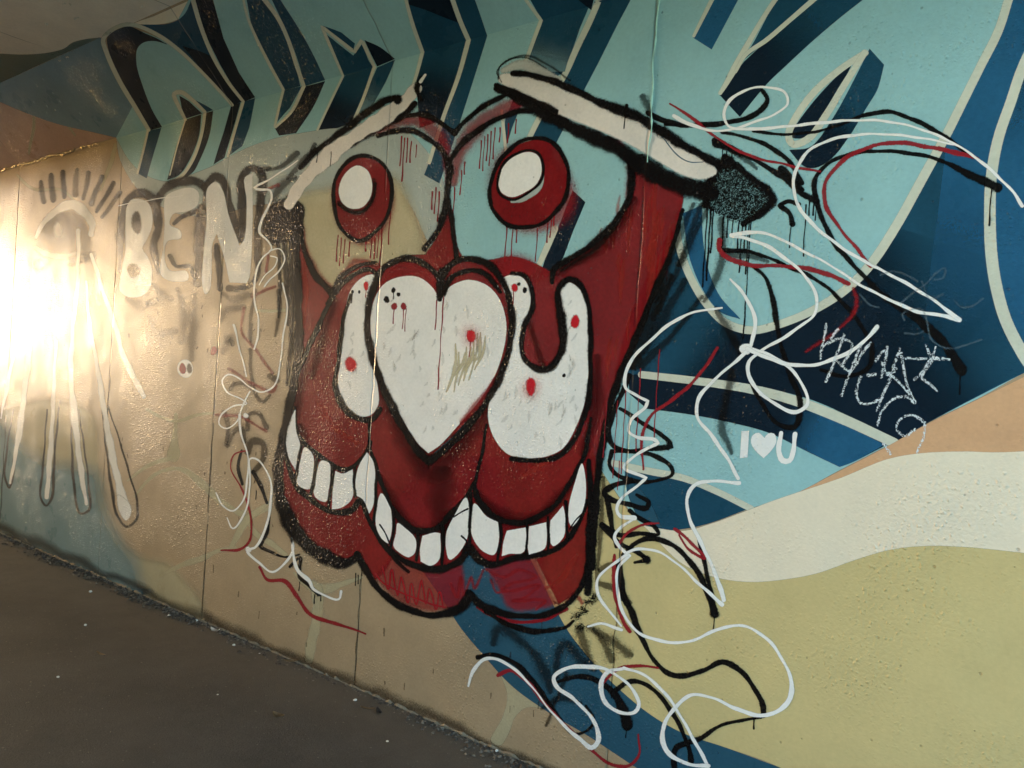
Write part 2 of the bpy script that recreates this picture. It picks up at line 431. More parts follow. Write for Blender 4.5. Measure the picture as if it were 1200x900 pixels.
# ground: one sheet to the horizon, the path through the underpass 6 mm above it
bm = bmesh.new(); s = 1500
bm.faces.new([bm.verts.new(p) for p in ((-s, -s, -.006), (s, -s, -.006), (s, s, -.006), (-s, s, -.006))])
tag(link('ground', mesh_of('ground', bm), MATS['earth']), kind='structure')
bm = bmesh.new(); nx, ny = 150, 48
gv = []
for i in range(nx + 1):
    r = []
    for j in range(ny + 1):
        x = X0 - .4 + (X1 - X0 + .8) * i / nx; y = -WID - .2 + (WID + .25) * j / ny
        r.append(bm.verts.new((x, y, .004 * math.sin(x * 1.7 + y) + .003 * math.sin(3.1 * y - .6 * x))))
    gv.append(r)
for i in range(nx):
    for j in range(ny): bm.faces.new((gv[i][j], gv[i + 1][j], gv[i + 1][j + 1], gv[i][j + 1]))
o = link('path', mesh_of('path', bm), ASPHALT); tag(o, kind='structure')
for f in o.data.polygons: f.use_smooth = True

# painted wall: cast panels between the joints, each with its haunch
def wall_profile(side):                                    # (y, z) of the inner face, then the back
    return [(0, -.3), (0, FOLD_Z), (-HAUNCH, CEIL_Z), (-HAUNCH, CEIL_Z + .02), (.35, CEIL_Z + .02), (.35, -.3)]
def panel(x0, x1, y_of):
    bm = bmesh.new(); g = .0012; rings = []
    for x, inset in ((x0 + g, .003), (x0 + g + .003, 0), (x1 - g - .003, 0), (x1 - g, .003)):
        rings.append([bm.verts.new((x, y_of(y + inset), z)) for y, z in wall_profile(0)])
    k = len(rings[0])
    for a, b in zip(rings, rings[1:]):
        for i in range(k): bm.faces.new((a[i], a[(i + 1) % k], b[(i + 1) % k], b[i]))
    bm.faces.new(rings[0]); bm.faces.new(rings[-1][::-1])
    return mesh_of('wall_panel', bm)
wall = tag(bpy.data.objects.new('underpass_wall', None), 'tan painted concrete underpass wall bending inward along its top, carrying the mural', 'wall'); COL.objects.link(wall)
edges = [X0, -17.6, -16.3, -14.9, -13.6, -12.2, -10.9, -9.5, -8.05] + list(SEAMS) + [.05, X1]
for a, b in zip(edges, edges[1:]):
    link('wall_panel', panel(a, b, lambda y: y), MATS['tan_wall'], wall)
wall2 = tag(bpy.data.objects.new('underpass_wall', None), 'bare concrete wall across the path from the mural', 'wall'); COL.objects.link(wall2)
wall2.location = (0, -WID, 0)
e2 = [X0 + k * (X1 - X0) / 11 for k in range(12)]
for a, b in zip(e2, e2[1:]):
    link('wall_panel', panel(a, b, lambda y: -y), MATS['bare_concrete'], wall2)
bm = bmesh.new(); box_bm(bm, X0, X1, -WID + HAUNCH, -HAUNCH, CEIL_Z, CEIL_Z + .5)
tag(link('ceiling', mesh_of('ceiling', bm), MATS['ceiling_coat']), kind='structure')

# ragged plaster ridge along the bend and a bead down one joint, coloured paler for its highlight
def bead(name, pts, rad, mat, parent, rnd, sides=6):
    bm = bmesh.new(); rings = []
    for i, p in enumerate(pts):
        p = Vector(p); t = (Vector(pts[min(i + 1, len(pts) - 1)]) - Vector(pts[max(i - 1, 0)])).normalized()
        u = t.cross(Vector((0, 1, .3))).normalized(); v = t.cross(u)
        r = rad * (1 + rnd * random.uniform(-1, 1.3)); r = max(r, rad * .12)
        rings.append([bm.verts.new(p + u * r * math.cos(2 * math.pi * k / sides) * random.uniform(.8, 1.2) + v * r * .7 * math.sin(2 * math.pi * k / sides)) for k in range(sides)])
    for a, b in zip(rings, rings[1:]):
        for k in range(sides): bm.faces.new((a[k], a[(k + 1) % sides], b[(k + 1) % sides], b[k]))
    return link(name, mesh_of(name, bm), MATS[mat], parent)
pts, x = [], -9.0
while x < -5.35:
    pts.append((x, -.003 + .003 * math.sin(x * 23), FOLD_Z - .004 + random.uniform(-.006, .006) + .005 * math.sin(x * 11))); x += random.uniform(.012, .03)
bead('plaster_ridge', pts, .0065, 'tan_wall', wall, .7)
for k in range(9):                                         # crumbs of plaster along it
    c = random.uniform(-7.3, -5.6); ps = [(c + q * .006, -.006, FOLD_Z + .012 + random.uniform(-.004, .012)) for q in range(4)]
    bead('plaster_crumb', ps, .007, 'tan_wall', wall, .5)
zz = np.arange(2.22, FOLD_Z, .02)
bead('highlight_bead', [(-1.267 + .004 * math.sin(z * 14) + .003 * math.sin(z * 41), -.002, z) for z in zz], .0026, 'seafoam', wall, .5)

# land outside the far mouth
def bank(name, x0, x1, y0, y1, h, mat):
    bm = bmesh.new(); n = 40; rows = []
    for i in range(n + 1):
        x = x0 + (x1 - x0) * i / n; r = []
        for j in range(13):
            u = j / 12; y = y0 + (y1 - y0) * u
            e = min(1, 4 * min(i / n, 1 - i / n)) ** .6
            z = h * e * math.sin(math.pi * u) ** .8 * (1 + .18 * math.sin(i * .9) * math.cos(j * .8)) - .05
            r.append(bm.verts.new((x, y, z)))
        rows.append(r)
    for i in range(n):
        for j in range(12): bm.faces.new((rows[i][j], rows[i + 1][j], rows[i + 1][j + 1], rows[i][j + 1]))
    o = link(name, mesh_of(name, bm), MATS[mat]); tag(o, kind='structure')
    for f in o.data.polygons: f.use_smooth = True
    return o
bank('hill', -70, -20.5, 2.0, 30, 4.5, 'grass_bank')
bank('hill', -58, -46, -60, 6, 2.7, 'grass_bank')  # unseen bank added to keep the low sun off the wall's foot
bank('hill', 3.2, 70, 2.5, 30, 4.0, 'grass_bank')
bank('hill', 3.2, 70, -36, -9.0, 3.0, 'grass_bank')

# ------------------------------------------------------------------ the mural's painted grounds: parts of the wall
lv(1)
fill('sand_field', wall, 'pink_tan', '-60,92 0,119 15,126 40,136 70,146 105,154 135,161! 0,200! -60,216!', 2)
fill('khaki_band', wall, 'khaki_thin', '-40,470 0,478 60,468 108,485 118,560 135,620 160,650 200,662 216,680 236,705 240,732! 0,624! -40,606!', 18)
lv(2)
fill('sea_field', wall, 'sea_thin', '-40,470 0,492 30,528 62,545 84,546 112,555 122,597 138,630 156,656 170,700! 0,624! -40,606!', 34)
for p, wd in (('206,486 205,510 203,534', (5, 8, 16)), ('252,484 228,487 206,494 190,489 172,480', (3, 5, 4)), ('150,563 165,551 185,541 203,536', (3, 5, 8)),
              ('158,582 170,566 188,553 206,549 224,556 245,575 262,590 290,604 316,596', (3, 5, 10, 8, 5)), ('188,675 208,664 232,656 255,646 275,641', (4, 8, 5)),
              ('345,672 358,682 375,690 400,685 424,676', (4, 12, 14, 8, 3)), ('372,690 372,720 366,748 362,772', (14, 16, 12, 12)),
              ('272,640 285,615 300,600 318,588', (8, 10, 5)), ('300,364 330,364 345,362', (4, 4)), ('285,600 300,625 322,640 335,650', (6, 9, 5)),
              ('20,205 40,222 70,222 92,240', (3, 4, 3)), ('0,70 20,85 42,100 70,135 88,158', (4, 4, 3)), ('38,110 40,140 34,180', (3, 4, 3)),
              ('136,170 128,196 118,222', (5, 6, 4))):
    stroke('honeycomb_line', wall, 'khaki_thin', p, wd, .35)
fill('khaki_wedge', wall, 'khaki_thin', '574,768 600,802 640,830 618,829 604,840 597,858 586,874 575,868 589,840 594,812', 2)
lv(3)
fill('khaki_field', wall, 'khaki', '703,545! 722,578 736,598 757,618 800,640 830,650 900,650 960,650 1080,620 1260,640! 1260,990! 1010,960! 915,900 850,876 800,859 760,836 713,796 690,771 668,743 656,723 640,690 640,600!', 1.5)
fill('dark_edge', wall, 'dark_green', '0,97! -40,116! -40,63 0,63 25,64 55,62 75,57 85,50 100,46 118,44!', 1.5)
fill('slate_field', wall, 'slate', '-40,116! 0,97! 118,44! 122,52 131,78 150,116 170,150! 135,161! 105,154 70,146 40,136 15,126 -60,92!', 1.4)
fill('cream_wedge', wall, 'cream', '155,28! 180,19! 225,-1! 240,-8! 224,6 216,18 200,26 180,29', 1.4)
lv(4)
fill('blue_stripe', wall, 'stripe_blue', '500,676! 522,708 540,736 565,766 600,804 640,833 690,863 737,894 770,915! 950,915! 915,900 850,876 800,859 760,836 713,796 690,771 668,743 656,723 628,668 604,622 590,575 584,535! 500,535! 455,600!', 1.5)
fill('sage_band', wall, 'sage', '136,161! 150,186 167,203 190,212 205,212 225,204 250,194 275,180 300,169 330,160 375,152 410,145 440,128 475,130 520,160 533,220 520,262 504,290! 494,268 482,243 468,226 440,233 400,236 350,240 300,240 262,250 215,252 185,240 165,226 150,206 140,185', 3)
lv(5)
fill('khaki_patch', wall, 'khaki_mist', '330,240 400,218 462,208 482,243 496,288 484,318 440,345 390,358 340,330', 22)
lv(4)
lv(5)
fill('light_blue_field', wall, 'light_blue', '136,161! 224,-6! 300,-46! 1262,-80! 1262,408! 1200,437 1150,465 1090,494 1040,522 980,553 935,577 876,597 830,612 800,619 757,618 736,596 722,577 703,548 690,520! 600,420! 546,330! 524,262 520,215 506,185 470,150 410,145 375,152 330,160 300,169 275,180 250,194 225,204 205,212 190,212 167,203 150,186', 1.6, 6)

# ------------------------------------------------------------------ the giant mural letters
GL = 'giant blue mural letters'
def letter(label, at): return thing('mural_letter', label, 'letter', at, GL)
# arch letter
a = letter('round-topped blue mural letter wrapped over the ceiling edge beside the slate field', (200, 150))
lv(6)
fill('letter_side', a, 'teal', '165,29! 200,27 215,18 226,-4! 233,20 250,67! 262,88 284,119! 272,123! 250,98 228,76 205,55 185,40', 1.3)
fill('letter_face', a, 'light_blue', '150,32! 175,40 200,52 235,80 272,122! 188,151! 170,120 155,80', 1.3)
lv(7)
fill('letter_side', a, 'navy', '214,54! 234,60 250,67! 268,96 284,119! 272,123! 255,103 235,80', 2)
fill('letter_shadow', a, 'navy', '126,42 138,33 152,31 170,39 184,45 196,52! 180,48 168,50 161,57 160,75 167,100 178,128 190,149! 174,153! 160,128 142,97 128,62', 1.4)
fill('letter_counter', a, 'navy', 'L:210,112 222,119 237,133 218,139 213,127', 1.3)
fill('letter_side', a, 'teal', '224,115! 240,123 250,129! 240,132! 232,124', 1.3)
fill('letter_side', a, 'teal', 'L:174,153 189,150 180,180 172,209 161,203 168,178', 1.4)
fill('letter_counter', a, 'navy', '218,140! 236,134! 233,160 222,188 210,205 196,211! 204,180 211,158', 1.4)
fill('letter_side', a, 'navy', '242,132! 250,130! 245,160 233,190 226,202 210,212! 225,192 236,165', 1.4)
fill('letter_side', a, 'navy', 'L:271,123 282,120 273,152 263,185 250,193 262,155', 1.4)
lv(8)
stroke('letter_outline', a, 'line_cream', '174,152 158,125 140,95 125,62 121,46 130,36 146,29 160,30 185,41 210,59 235,83 255,104 272,123', (5, 6, 6, 5, 5, 4, 4), .3)
stroke('letter_outline', a, 'line_cream', '217,140 210,126 204,110 212,108 225,117 240,131', (4, 6, 4), .3)
stroke('letter_outline', a, 'line_cream', '173,154 168,176 161,203', 3, .3)
stroke('letter_outline', a, 'line_cream', '240,133 236,158 226,187 212,207 200,213', 4, .3)
stroke('letter_outline', a, 'line_cream', '217,141 208,170 199,205', 1.8, .3)
# second letter
b = letter('blue mural letter with a slit counter and a pointed chevron foot', (300, 118))
lv(6)
fill('letter_side', b, 'navy', 'L:226,-6 248,-6 262,45 280,85 299,114 284,120 258,76 239,38', 1.4)
fill('letter_side', b, 'teal', '287,-10! 308,-10! 325,24 340,52 352,101! 332,106! 315,76 299,45', 1.4)
fill('letter_side', b, 'teal', '314,-10! 326,-4! 348,30 366,62 381,94! 357,101! 350,74 338,42', 1.4)
fill('letter_side', b, 'teal', 'L:286,119 299,115 292,150 284,171 268,183 277,150', 1.4)
lv(7)
fill('letter_side', b, 'teal', 'L:333,106 354,101 340,126 325,143', 1.3)
fill('letter_side', b, 'navy', '358,101! 381,95! 368,124 347,156! 327,159! 322,150! 340,133 350,117', 1.4)
lv(8)
stroke('letter_outline', b, 'line_cream', '225,-4 235,30 250,67 268,97 285,119! 276,150 267,183', (6, 5, 4, 3), .3)
stroke('letter_outline', b, 'line_cream', '284,-6 290,20 300,44 316,76 332,105! 326,130 322,148', (3, 4, 3), .3)
stroke('letter_outline', b, 'line_cream', '304,-8 325,20 337,45 347,75 356,101! 342,130 323,149', (6, 5, 5, 3), .3)
# third letter
c = letter('blue mural letter shaped like a lightning notch, between two slanting stems', (420, 90))
lv(6)
fill('letter_side', c, 'teal', 'L:378,30 400,38 416,51 414,59 395,46', 1.3)
fill('letter_side', c, 'teal', 'L:382,40 396,51 414,65 424,52 432,71 438,80 402,89 393,66', 1.3)
fill('letter_side', c, 'navy', '427,47! 445,55 463,69! 442,78! 434,62', 1.3)
fill('letter_side', c, 'teal', 'L:403,89 437,80 427,112 414,143 395,150 373,152 388,120', 1.5)
fill('letter_side', c, 'teal', 'L:442,79 463,70 452,96 438,121 417,142 428,111', 1.8)
lv(7)
fill('letter_shadow', c, 'navy_fade', 'L:403,89 437,80 427,112 414,143 395,150 373,152 388,120', 1.5, fade=((412, 95), (390, 150)))
fill('letter_shadow', c, 'slate_fade', 'L:442,79 463,70 452,96 438,121 417,142 428,111', 1.5, fade=((446, 92), (425, 140)))
stroke('letter_outline', c, 'line_cream', '402,89! 392,66 377,31! 396,46 415,61! 424,47! 431,62 439,79', (3, 4, 4, 5, 4), .3)
stroke('letter_outline', c, 'line_cream', '402,89 386,122 372,152', 3, .3)
stroke('letter_outline', c, 'line_cream', '438,80 427,112 413,145', 4, .3)
# fourth letter
d = letter('broad dark teal mural stem running down behind the dripping painted eyes', (520, 60))
lv(6)
fill('letter_side', d, 'teal', 'L:477,-6 526,-6 538,27 548,47 537,92 520,140 492,150 488,95 496,60 484,30', 1.5)
fill('letter_side', d, 'teal', 'L:528,-10 553,-10 563,18 571,42 556,90 540,140 515,215 497,205 519,148 535,96 547,47', 1.5)
lv(7)
fill('letter_shadow', d, 'navy', 'L:478,5 482,-8 524,-8 538,27 500,12', 1.5)
fill('letter_shadow', d, 'navy_fade', 'L:496,60 548,47 537,92 520,140 492,150 488,95', 1.5, fade=((520, 60), (508, 135)))
stroke('letter_outline', d, 'line_cream', '474,-6 484,30 495,61! 489,84 484,100', (4, 5, 5, 4), .3)
stroke('letter_outline', d, 'line_cream', '527,-10 539,24 549,47! 537,90 520,136 503,190', (6, 6, 5, 5), .3)
# fifth letter
e = letter('dark teal mural stem crossing the raised brow into the staring painted eye', (650, 60))
lv(6)
fill('letter_side', e, 'teal', 'L:618,-6 696,-6 680,32 662,84 616,110 600,150 590,185 592,140 618,76 635,23', 1.6)
fill('letter_side', e, 'teal', 'L:700,-6 742,-6 725,26 700,76 660,152 640,190 615,180 638,130 662,82 682,40', 1.6)
fill('letter_side', e, 'navy', 'L:671,223 686,237 672,270 660,302 645,322 630,332 641,297 654,267', 1.5)
lv(7)
fill('letter_shadow', e, 'navy', 'L:670,-6 697,-6 693,12', 1.4)
fill('letter_shadow', e, 'slate_fade', 'L:630,40 676,40 662,84 616,86', 1.5, fade=((655, 40), (640, 92)))
stroke('letter_outline', e, 'line_cream', '612,-6 634,24! 626,45 614,78', (4, 5, 5), .3)
stroke('letter_outline', e, 'line_cream', '705,-8 691,25 676,56 663,85 632,138 615,172', (8, 8, 7, 7), .3)
stroke('letter_outline', e, 'line_cream', '650,268 640,292 625,324', (9, 8, 6), .3)
stroke('letter_outline', e, 'line_cream', '588,130 592,170 594,188', 4, .3)
# sixth, the slanted stems at the top
f = letter('slanting dark mural bars with cream edges above the looping white line', (880, 70))
lv(6)
fill('letter_side', f, 'mid_blue', 'L:836,-6 868,-6 834,58 812,44', 1.5)
fill('letter_side', f, 'teal', 'L:912,-6 962,-6 925,24 898,48 872,70 862,86 884,48', 1.5)
fill('letter_side', f, 'navy', '843,111! 872,72! 900,46! 925,23! 960,-6! 1018,-6! 985,20 950,50 920,78 900,97 867,137!', 1.6)
lv(7)
fill('letter_side', f, 'teal_fade', '900,46! 925,23! 960,-6! 1018,-6! 985,20 950,50 920,78 900,97!', 1.6, fade=((890, 90), (985, 5)))
stroke('letter_outline', f, 'line_cream', '838,-8 826,16 813,42', (6, 5, 4), .3)
stroke('letter_outline', f, 'line_cream', '914,-8 900,12 875,54 852,96 844,109', (6, 6, 7, 9, 5), .3)
stroke('letter_outline', f, 'line_cream', '962,-8 925,24 898,47 874,64 862,84', (7, 6, 6, 4), .3)
# seventh, the round one with the leaf counter
g = letter('huge round mural letter with leaf-shaped counter and cream rim, crossed by looping lines', (1000, 300))
lv(6)
fill('letter_ground', g, 'teal', '800,235! 795,265 800,313 813,336 830,357 850,373 875,384 910,381 950,366 990,341 1020,311 1050,266 1080,212 1110,157 1150,76 1170,36 1184,-6! 1262,-30! 1262,408! 1200,437 1090,494 1050,517! 1000,490 950,468 880,450 752,437! 720,445! 735,380 760,320 785,270', 1.6)
fill('letter_counter', g, 'navy', '1000,72! 975,95 950,123 932,148 927,160 940,162 958,146 980,112', 1.4)
fill('letter_side', g, 'teal', '1019,57! 1036,76! 1028,105 1015,127 995,160 975,185 957,196 943,195 925,176! 950,172 975,140 1000,95', 1.5)
fill('letter_side', g, 'mid_blue', '800,250! 823,240! 823,270 829,312 843,346 868,374! 845,366 825,342 808,302', 1.6)
fill('stripe_shadow', g, 'navy', '735,436! 752,440! 820,446 860,453 900,462 950,480 1000,503 1040,521! 1000,541 984,547! 950,531 900,507 860,496 810,486 758,479! 738,462!', 1.6)
fill('stripe_shadow', g, 'teal', '732,548! 760,553 800,561 840,576 880,595! 832,613 800,620 770,621 755,614 736,580', 1.6)
lv(7)
fill('letter_shadow', g, 'navy_fade', '880,387! 910,381 950,366 990,341 1020,311 1050,266! 1150,300! 1190,440! 1090,494 1050,517! 1000,490 950,468 880,450!', 1.5, fade=((1150, 330), (1010, 410)))
fill('letter_shadow', g, 'navy_fade', '800,313! 830,357 850,373 880,387! 890,452! 752,437! 720,445! 760,330', 1.5, fade=((800, 400), (860, 445)))
fill('letter_shadow', g, 'navy_fade', '1019,57! 1036,76! 1028,105 1015,127 995,160 975,185 957,196 943,195 925,176! 950,172 975,140 1000,95', 1.5, fade=((1005, 120), (965, 175)))
fill('letter_side', g, 'blue_fade', '1165,196! 1185,120! 1240,-20! 1262,-30! 1262,408! 1215,440! 1178,370 1162,290', 1.5, fade=((1200, 20), (1215, 200)))
fill('letter_side', g, 'blue_fade', '1110,157! 1170,36! 1184,-6! 1240,-6! 1170,165! 1160,250 1166,330 1190,400! 1080,400!', 1.5, fade=((1060, 420), (1150, 190)))
fill('stripe_shadow', g, 'blue_fade', '900,462! 950,480 1000,503 1036,521! 1000,541 984,547! 950,531 900,507!', 1.5, fade=((915, 485), (975, 515)))
fill('stripe_shadow', g, 'stripe_blue', '736,560! 760,585 775,618! 755,614 738,585', 4)
lv(8)
stroke('letter_outline', g, 'line_cream', '1184,-8 1170,36 1150,76 1130,116 1110,156 1080,211 1050,265 1020,310 990,340 950,365 910,381 880,387 850,378 825,352 806,318 796,288 792,262', (11, 11, 12, 12, 10, 10, 9), .2)
stroke('letter_outline', g, 'line_cream', '1240,-6 1198,80 1185,118 1170,162 1162,205 1160,250 1162,300 1168,338 1179,376 1196,410 1215,440', (13, 13, 15, 15), .2)
stroke('letter_outline', g, 'line_cream', '1014,62 985,81 955,107 936,132 924,158 929,169 948,162 968,135 988,102 1013,62', (8, 9, 9, 8), .2)
stroke('letter_outline', g, 'line_cream', '752,439 820,447 880,456 930,469 985,490 1048,519', (9, 10, 12, 13, 12), .2)
stroke('letter_outline', g, 'line_cream', '715,542 760,552 800,560 840,576 880,596', (8, 9, 8, 8), .2)
# the dunes run over the ends of the stripes
lv(9)
fill('cream_field', wall, 'cream', '754,616! 800,622 832,614 876,598 905,587 940,575! 985,559 1040,537 1080,530 1130,528 1170,529 1260,524! 1260,655! 1200,648 1130,641 1080,640 1040,645 1000,657 957,672 920,679 880,682 840,677 800,661', 2.2)
fill('orange_field', wall, 'orange', '938,576! 980,554 1040,523 1090,495 1150,466 1260,412! 1260,525! 1170,530 1130,529 1080,531 1040,538 985,560', 1.4)

# ------------------------------------------------------------------ the weeping eye and the name at the bright end
we = thing('weeping_eye_graffiti', 'faded grey and white weeping eye graffiti with long shiny tear streaks', 'graffiti', (75, 420))
lv(8)
for p, wd in (('48,214 51,236', 7), ('60,206 62,234', 8), ('74,202 75,230', 7), ('90,200 88,228', 8), ('104,203 98,232', 7), ('119,208 107,238', 8), ('133,215 114,247', 7), ('141,226 120,254', 6)):
    stroke('lash', we, 'lash_grey', p, wd, .8)
fill('eye_ground', we, 'grey_thin', '43,280 50,262 66,248 84,246 98,258 106,280 100,300 70,304 48,300', 8)
lv(9)
blot('iris', we, 'grey_thin', 68, 274, 20, 23, .35)
blot('glint', we, 'white_thin', 68, 270, 5, 9, .6)
for x, y, r in ((45, 311, 8), (52, 308, 7), (98, 303, 8), (107, 300, 7), (85, 306, 7)): blot('sooty_patch', we, 'black_speckle', x, y, r, r * .8, .6)
stroke('eyelid', we, 'letter_grey', '42,278 53,259 69,245 87,240 100,250 108,264 107,274', (4, 7, 10, 12, 12, 8), .4)
stroke('eyelid', we, 'white_thin', '42,290 55,298 75,300 90,297', (5, 9, 5), .6)
for o_ in ('28,455 20,515 11,572 6,560 9,520 16,480', '70,470 64,530 60,585 54,593 48,584 51,540 55,480', '84,470 84,520 88,580 94,602 104,598 104,570 98,520 92,480',
           '118,460 124,520 132,580 138,606 148,617 160,608 161,590 150,550 138,510 126,475'):
    stroke('tear_edge', we, 'grey_halo', o_, (2, 3.2, 4, 3.4, 2.5, 2), .7)
lv(10)
for p, wd in (('15,420 8,455 1,490', (5, 5, 2)), ('36,400 31,440 22,510 12,566', (7, 8, 8, 3)), ('66,400 64,430 61,500 55,582', (4, 5, 7, 7)), ('92,270 91,330 86,380 83,438 87,485 94,545 101,590', (5, 5, 5, 7, 10, 8, 5)),
              ('101,330 105,380 114,430 124,492 134,545 147,596', (3, 5, 6, 8, 10, 12)), ('107,298 122,345 136,386 145,418 156,441 168,464', (4, 6, 6, 7, 8, 7))):
    stroke('tear', we, 'letter_grey', p, wd, .6)
fill('tear', we, 'letter_grey', '138,580 150,588 154,600 148,610 140,600', 4)

bn = thing('name_lettering', 'rough block letters BEN in pale grey paint with sooty outlines', 'lettering', (220, 290))
lv(9)
for p, wd in (('140,318 143,262 152,232 166,226 180,236 186,262 180,290 186,318', (6, 9, 12, 12, 12, 12, 10, 6)), ('184,262 186,232 200,217 226,212 241,222 242,246', (10, 12, 12, 12, 10)),
              ('236,246 234,290 232,332', (16, 16, 10)), ('240,219 252,207 262,214 270,246 283,282 284,240 284,208 294,197 306,204 302,262 298,330 280,338 268,338', (9, 12, 12, 12, 14, 12, 12, 12, 12, 10, 10, 8, 8)),
              ('258,338 256,310 254,288', (8, 9, 7)), ('204,262 214,254 229,247', (5, 8, 8)), ('199,300 206,312 222,312 228,326', (6, 6, 7, 6))):
    stroke('sooty_outline', bn, 'grey_halo', p, wd, .55)
for p in ('150,350 165,358 182,352', '208,340 216,370 212,400', '228,345 226,380 224,420', '262,345 272,350 292,346', '258,375 266,364 285,360', '262,412 270,395 272,402', '175,372 186,392 205,388', '180,335 190,345 200,350'):
    stroke('smudge', bn, 'grey_thin', p, (8, 14, 9), .8)
lv(10)
B1 = fill('letter', bn, 'letter_grey', '149,241 154,234 163,233 173,237 178,248 178,266 172,281 167,291 173,301 178,314 176,337 166,347 150,348 141,341 143,314 147,292 147,266', 2.5)
fill('letter', bn, 'letter_grey', '194,230 206,223 226,220 233,226 231,241 219,248 203,251 199,263 211,270 212,279 196,283 193,303 199,317 219,318 220,328 199,329 188,321 191,292 193,259 192,243', 2.5)
fill('letter', bn, 'letter_grey', '243,221 253,213 261,223 268,252 281,288! 286,281 289,237 287,208 296,203! 296,259 292,326 289,332! 269,331! 263,303 254,274! 249,286 248,314 246,339 241,345 237,334 239,292 242,259', 2.2)
lv(11)
blot('letter_counter', bn, 'grey_halo', 160, 261, 6, 13, .35); blot('letter_counter', bn, 'grey_halo', 156.5, 317, 7, 9, .4)
stroke('scratch', bn, 'white_line', '139,241 160,237 185,233 214,229', (1.2, 1.4, .9), .4)

st = thing('round_sticker', 'small round red and white sticker below the name letters', 'sticker', (216, 432))
lv(9); blot('sticker_base', st, 'white', 217, 432, 9.5, 10.5, .12, wob=.03); lv(10)
blot('sticker_print', st, 'red_line', 214, 432, 4, 6.5, .3); blot('sticker_print', st, 'grey_halo', 222, 432, 3, 6, .4)
rd = thing('red_paint_dot', 'small red paint dot beside the rough wall joint', 'graffiti', (250, 411)); blot('dot', rd, 'red_line', 250.5, 411, 4, 5.5, .5)

# ------------------------------------------------------------------ the big face
fc = thing('face_graffiti', 'big red cartoon face graffiti with staring eyes, heart nose and toothy grin', 'graffiti', (540, 430))
lv(10)
fill('face_fill', fc, 'red', '345,283! 357,288 364,308 376,330 390,344! 402,324 425,308 445,312! 470,300 498,298! 510,280 522,252 526,244! 532,262 537,290 545,306! 575,304 600,300 622,306 645,318! 672,302 705,280 726,255 739,225 741,195 738,180! 770,200 802,214! 800,240 780,310 755,370 738,412 716,480 702,540 694,590! 672,618 655,640 630,648 600,652 580,660 565,655 550,640 540,655 515,665 490,662 465,650 445,630 432,610 422,585 410,597 395,600 380,595 360,580 347,565 338,540 334,510! 340,460 350,390 350,330', 4)
fill('lip', fc, 'red', '332,505! 338,542 348,567 362,583 382,598 398,602 412,599 422,588! 434,614 448,634 462,648! 452,668 440,680! 428,662 420,652! 404,656 380,650 350,626 331,590 327,545', 4)
fill('lip', fc, 'red', '628,655! 656,643 676,618 690,590! 692,640 688,672 672,696 655,709! 640,680', 4)
fill('lip', fc, 'red_thin', '462,648! 490,664 515,668 540,656! 545,690 540,708 505,716 470,706 445,684 440,676!', 6)
fill('lip', fc, 'red_thin', '565,656! 600,655 628,654! 645,690 655,709! 600,714 585,690', 8)
for p, wd in (('440,152 475,140 505,150 522,176 524,214', (14, 20, 20, 14, 8)), ('532,214 538,180 556,152 582,132 615,118', (10, 20, 24, 24, 16))):
    stroke('eye_rim_spray', fc, 'red_thin', p, wd, .75)
stroke('eye_rim_spray', fc, 'red_thin', '725,165 738,190 736,230', (8, 12, 8), .8)
stroke('eye_rim_spray', fc, 'red_thin', '352,262 358,292 372,322 388,338', (8, 10, 8), .8)
stroke('nose_spray', fc, 'red_thin', '398,326 420,308 442,310', (8, 14, 8), .7)
blot('nose_spray', fc, 'red_thin', 600, 318, 28, 18, .6)
stroke('chin_spray', fc, 'red_thin', '664,706 672,696 682,706', 6, .8)
lv(11)
for i, p in enumerate(('448,664 455,690 459,668 466,698 470,676 478,706 482,684 488,708 494,680 499,708 503,690 511,714 515,694 520,712', '440,672 450,684 470,694 500,706 522,712', '528,684 536,700 540,676 544,698 552,676 556,690 566,668', '570,668 590,676 610,668 628,676 600,684 588,690', '590,694 610,690 632,686 615,700 600,704 640,704 628,714', '575,680 582,694 592,692')):
    stroke('scribbled_shading', fc, 'red_line' if i < 2 else 'red_thin', p, 2.6 if i < 2 else 3.2, .5, dense=2)
for x, y, l in ((396, 276, 30), (400, 279, 32), (404, 281, 27), (410, 284, 16), (429, 282, 12), (436, 276, 26), (440, 273, 30), (444, 268, 34), (448, 262, 52), (458, 240, 46),
                (594, 266, 40), (601, 268, 42), (606, 268, 16), (630, 268, 38), (642, 262, 22), (646, 258, 20), (650, 250, 14), (471, 160, 34), (474, 162, 50), (478, 162, 28), (482, 166, 24), (488, 170, 14),
                (564, 165, 32), (568, 160, 40), (572, 158, 30), (576, 154, 40), (580, 150, 36), (545, 190, 14), (541, 200, 28), (533, 220, 40), (586, 150, 16), (596, 145, 22), (605, 140, 16),
                (507, 225, 20), (511, 220, 30), (515, 225, 34), (698, 300, 0)):
    if l: drip(fc, 'red_drip', x, y, l, random.uniform(1.1, 1.7))
for p, wd in (('440,440 458,478 480,520 502,552 530,528 566,490 588,450', (14, 24, 30, 34, 30, 24, 14)), ('352,500 362,530 392,560 412,560 430,540', (10, 18, 20, 18, 10)), ('446,560 466,600 490,628 520,620 548,590', (10, 20, 26, 22, 14)), ('560,580 590,606 620,612 650,590 674,560', (12, 22, 22, 16, 10)),
              ('600,410 612,440 602,330 640,440', (8, 12, 8)), ('655,320 690,296 724,266 742,236', (10, 20, 22, 14)), ('700,420 698,480 684,530', (12, 20, 14)), ('360,410 352,450 346,490', (10, 18, 12)), ('392,352 376,400 366,440', (10, 16, 10)), ('520,560 515,590 520,610', (30, 40, 30))):
    stroke('red_shading', fc, 'maroon_mist', p, wd, .95)
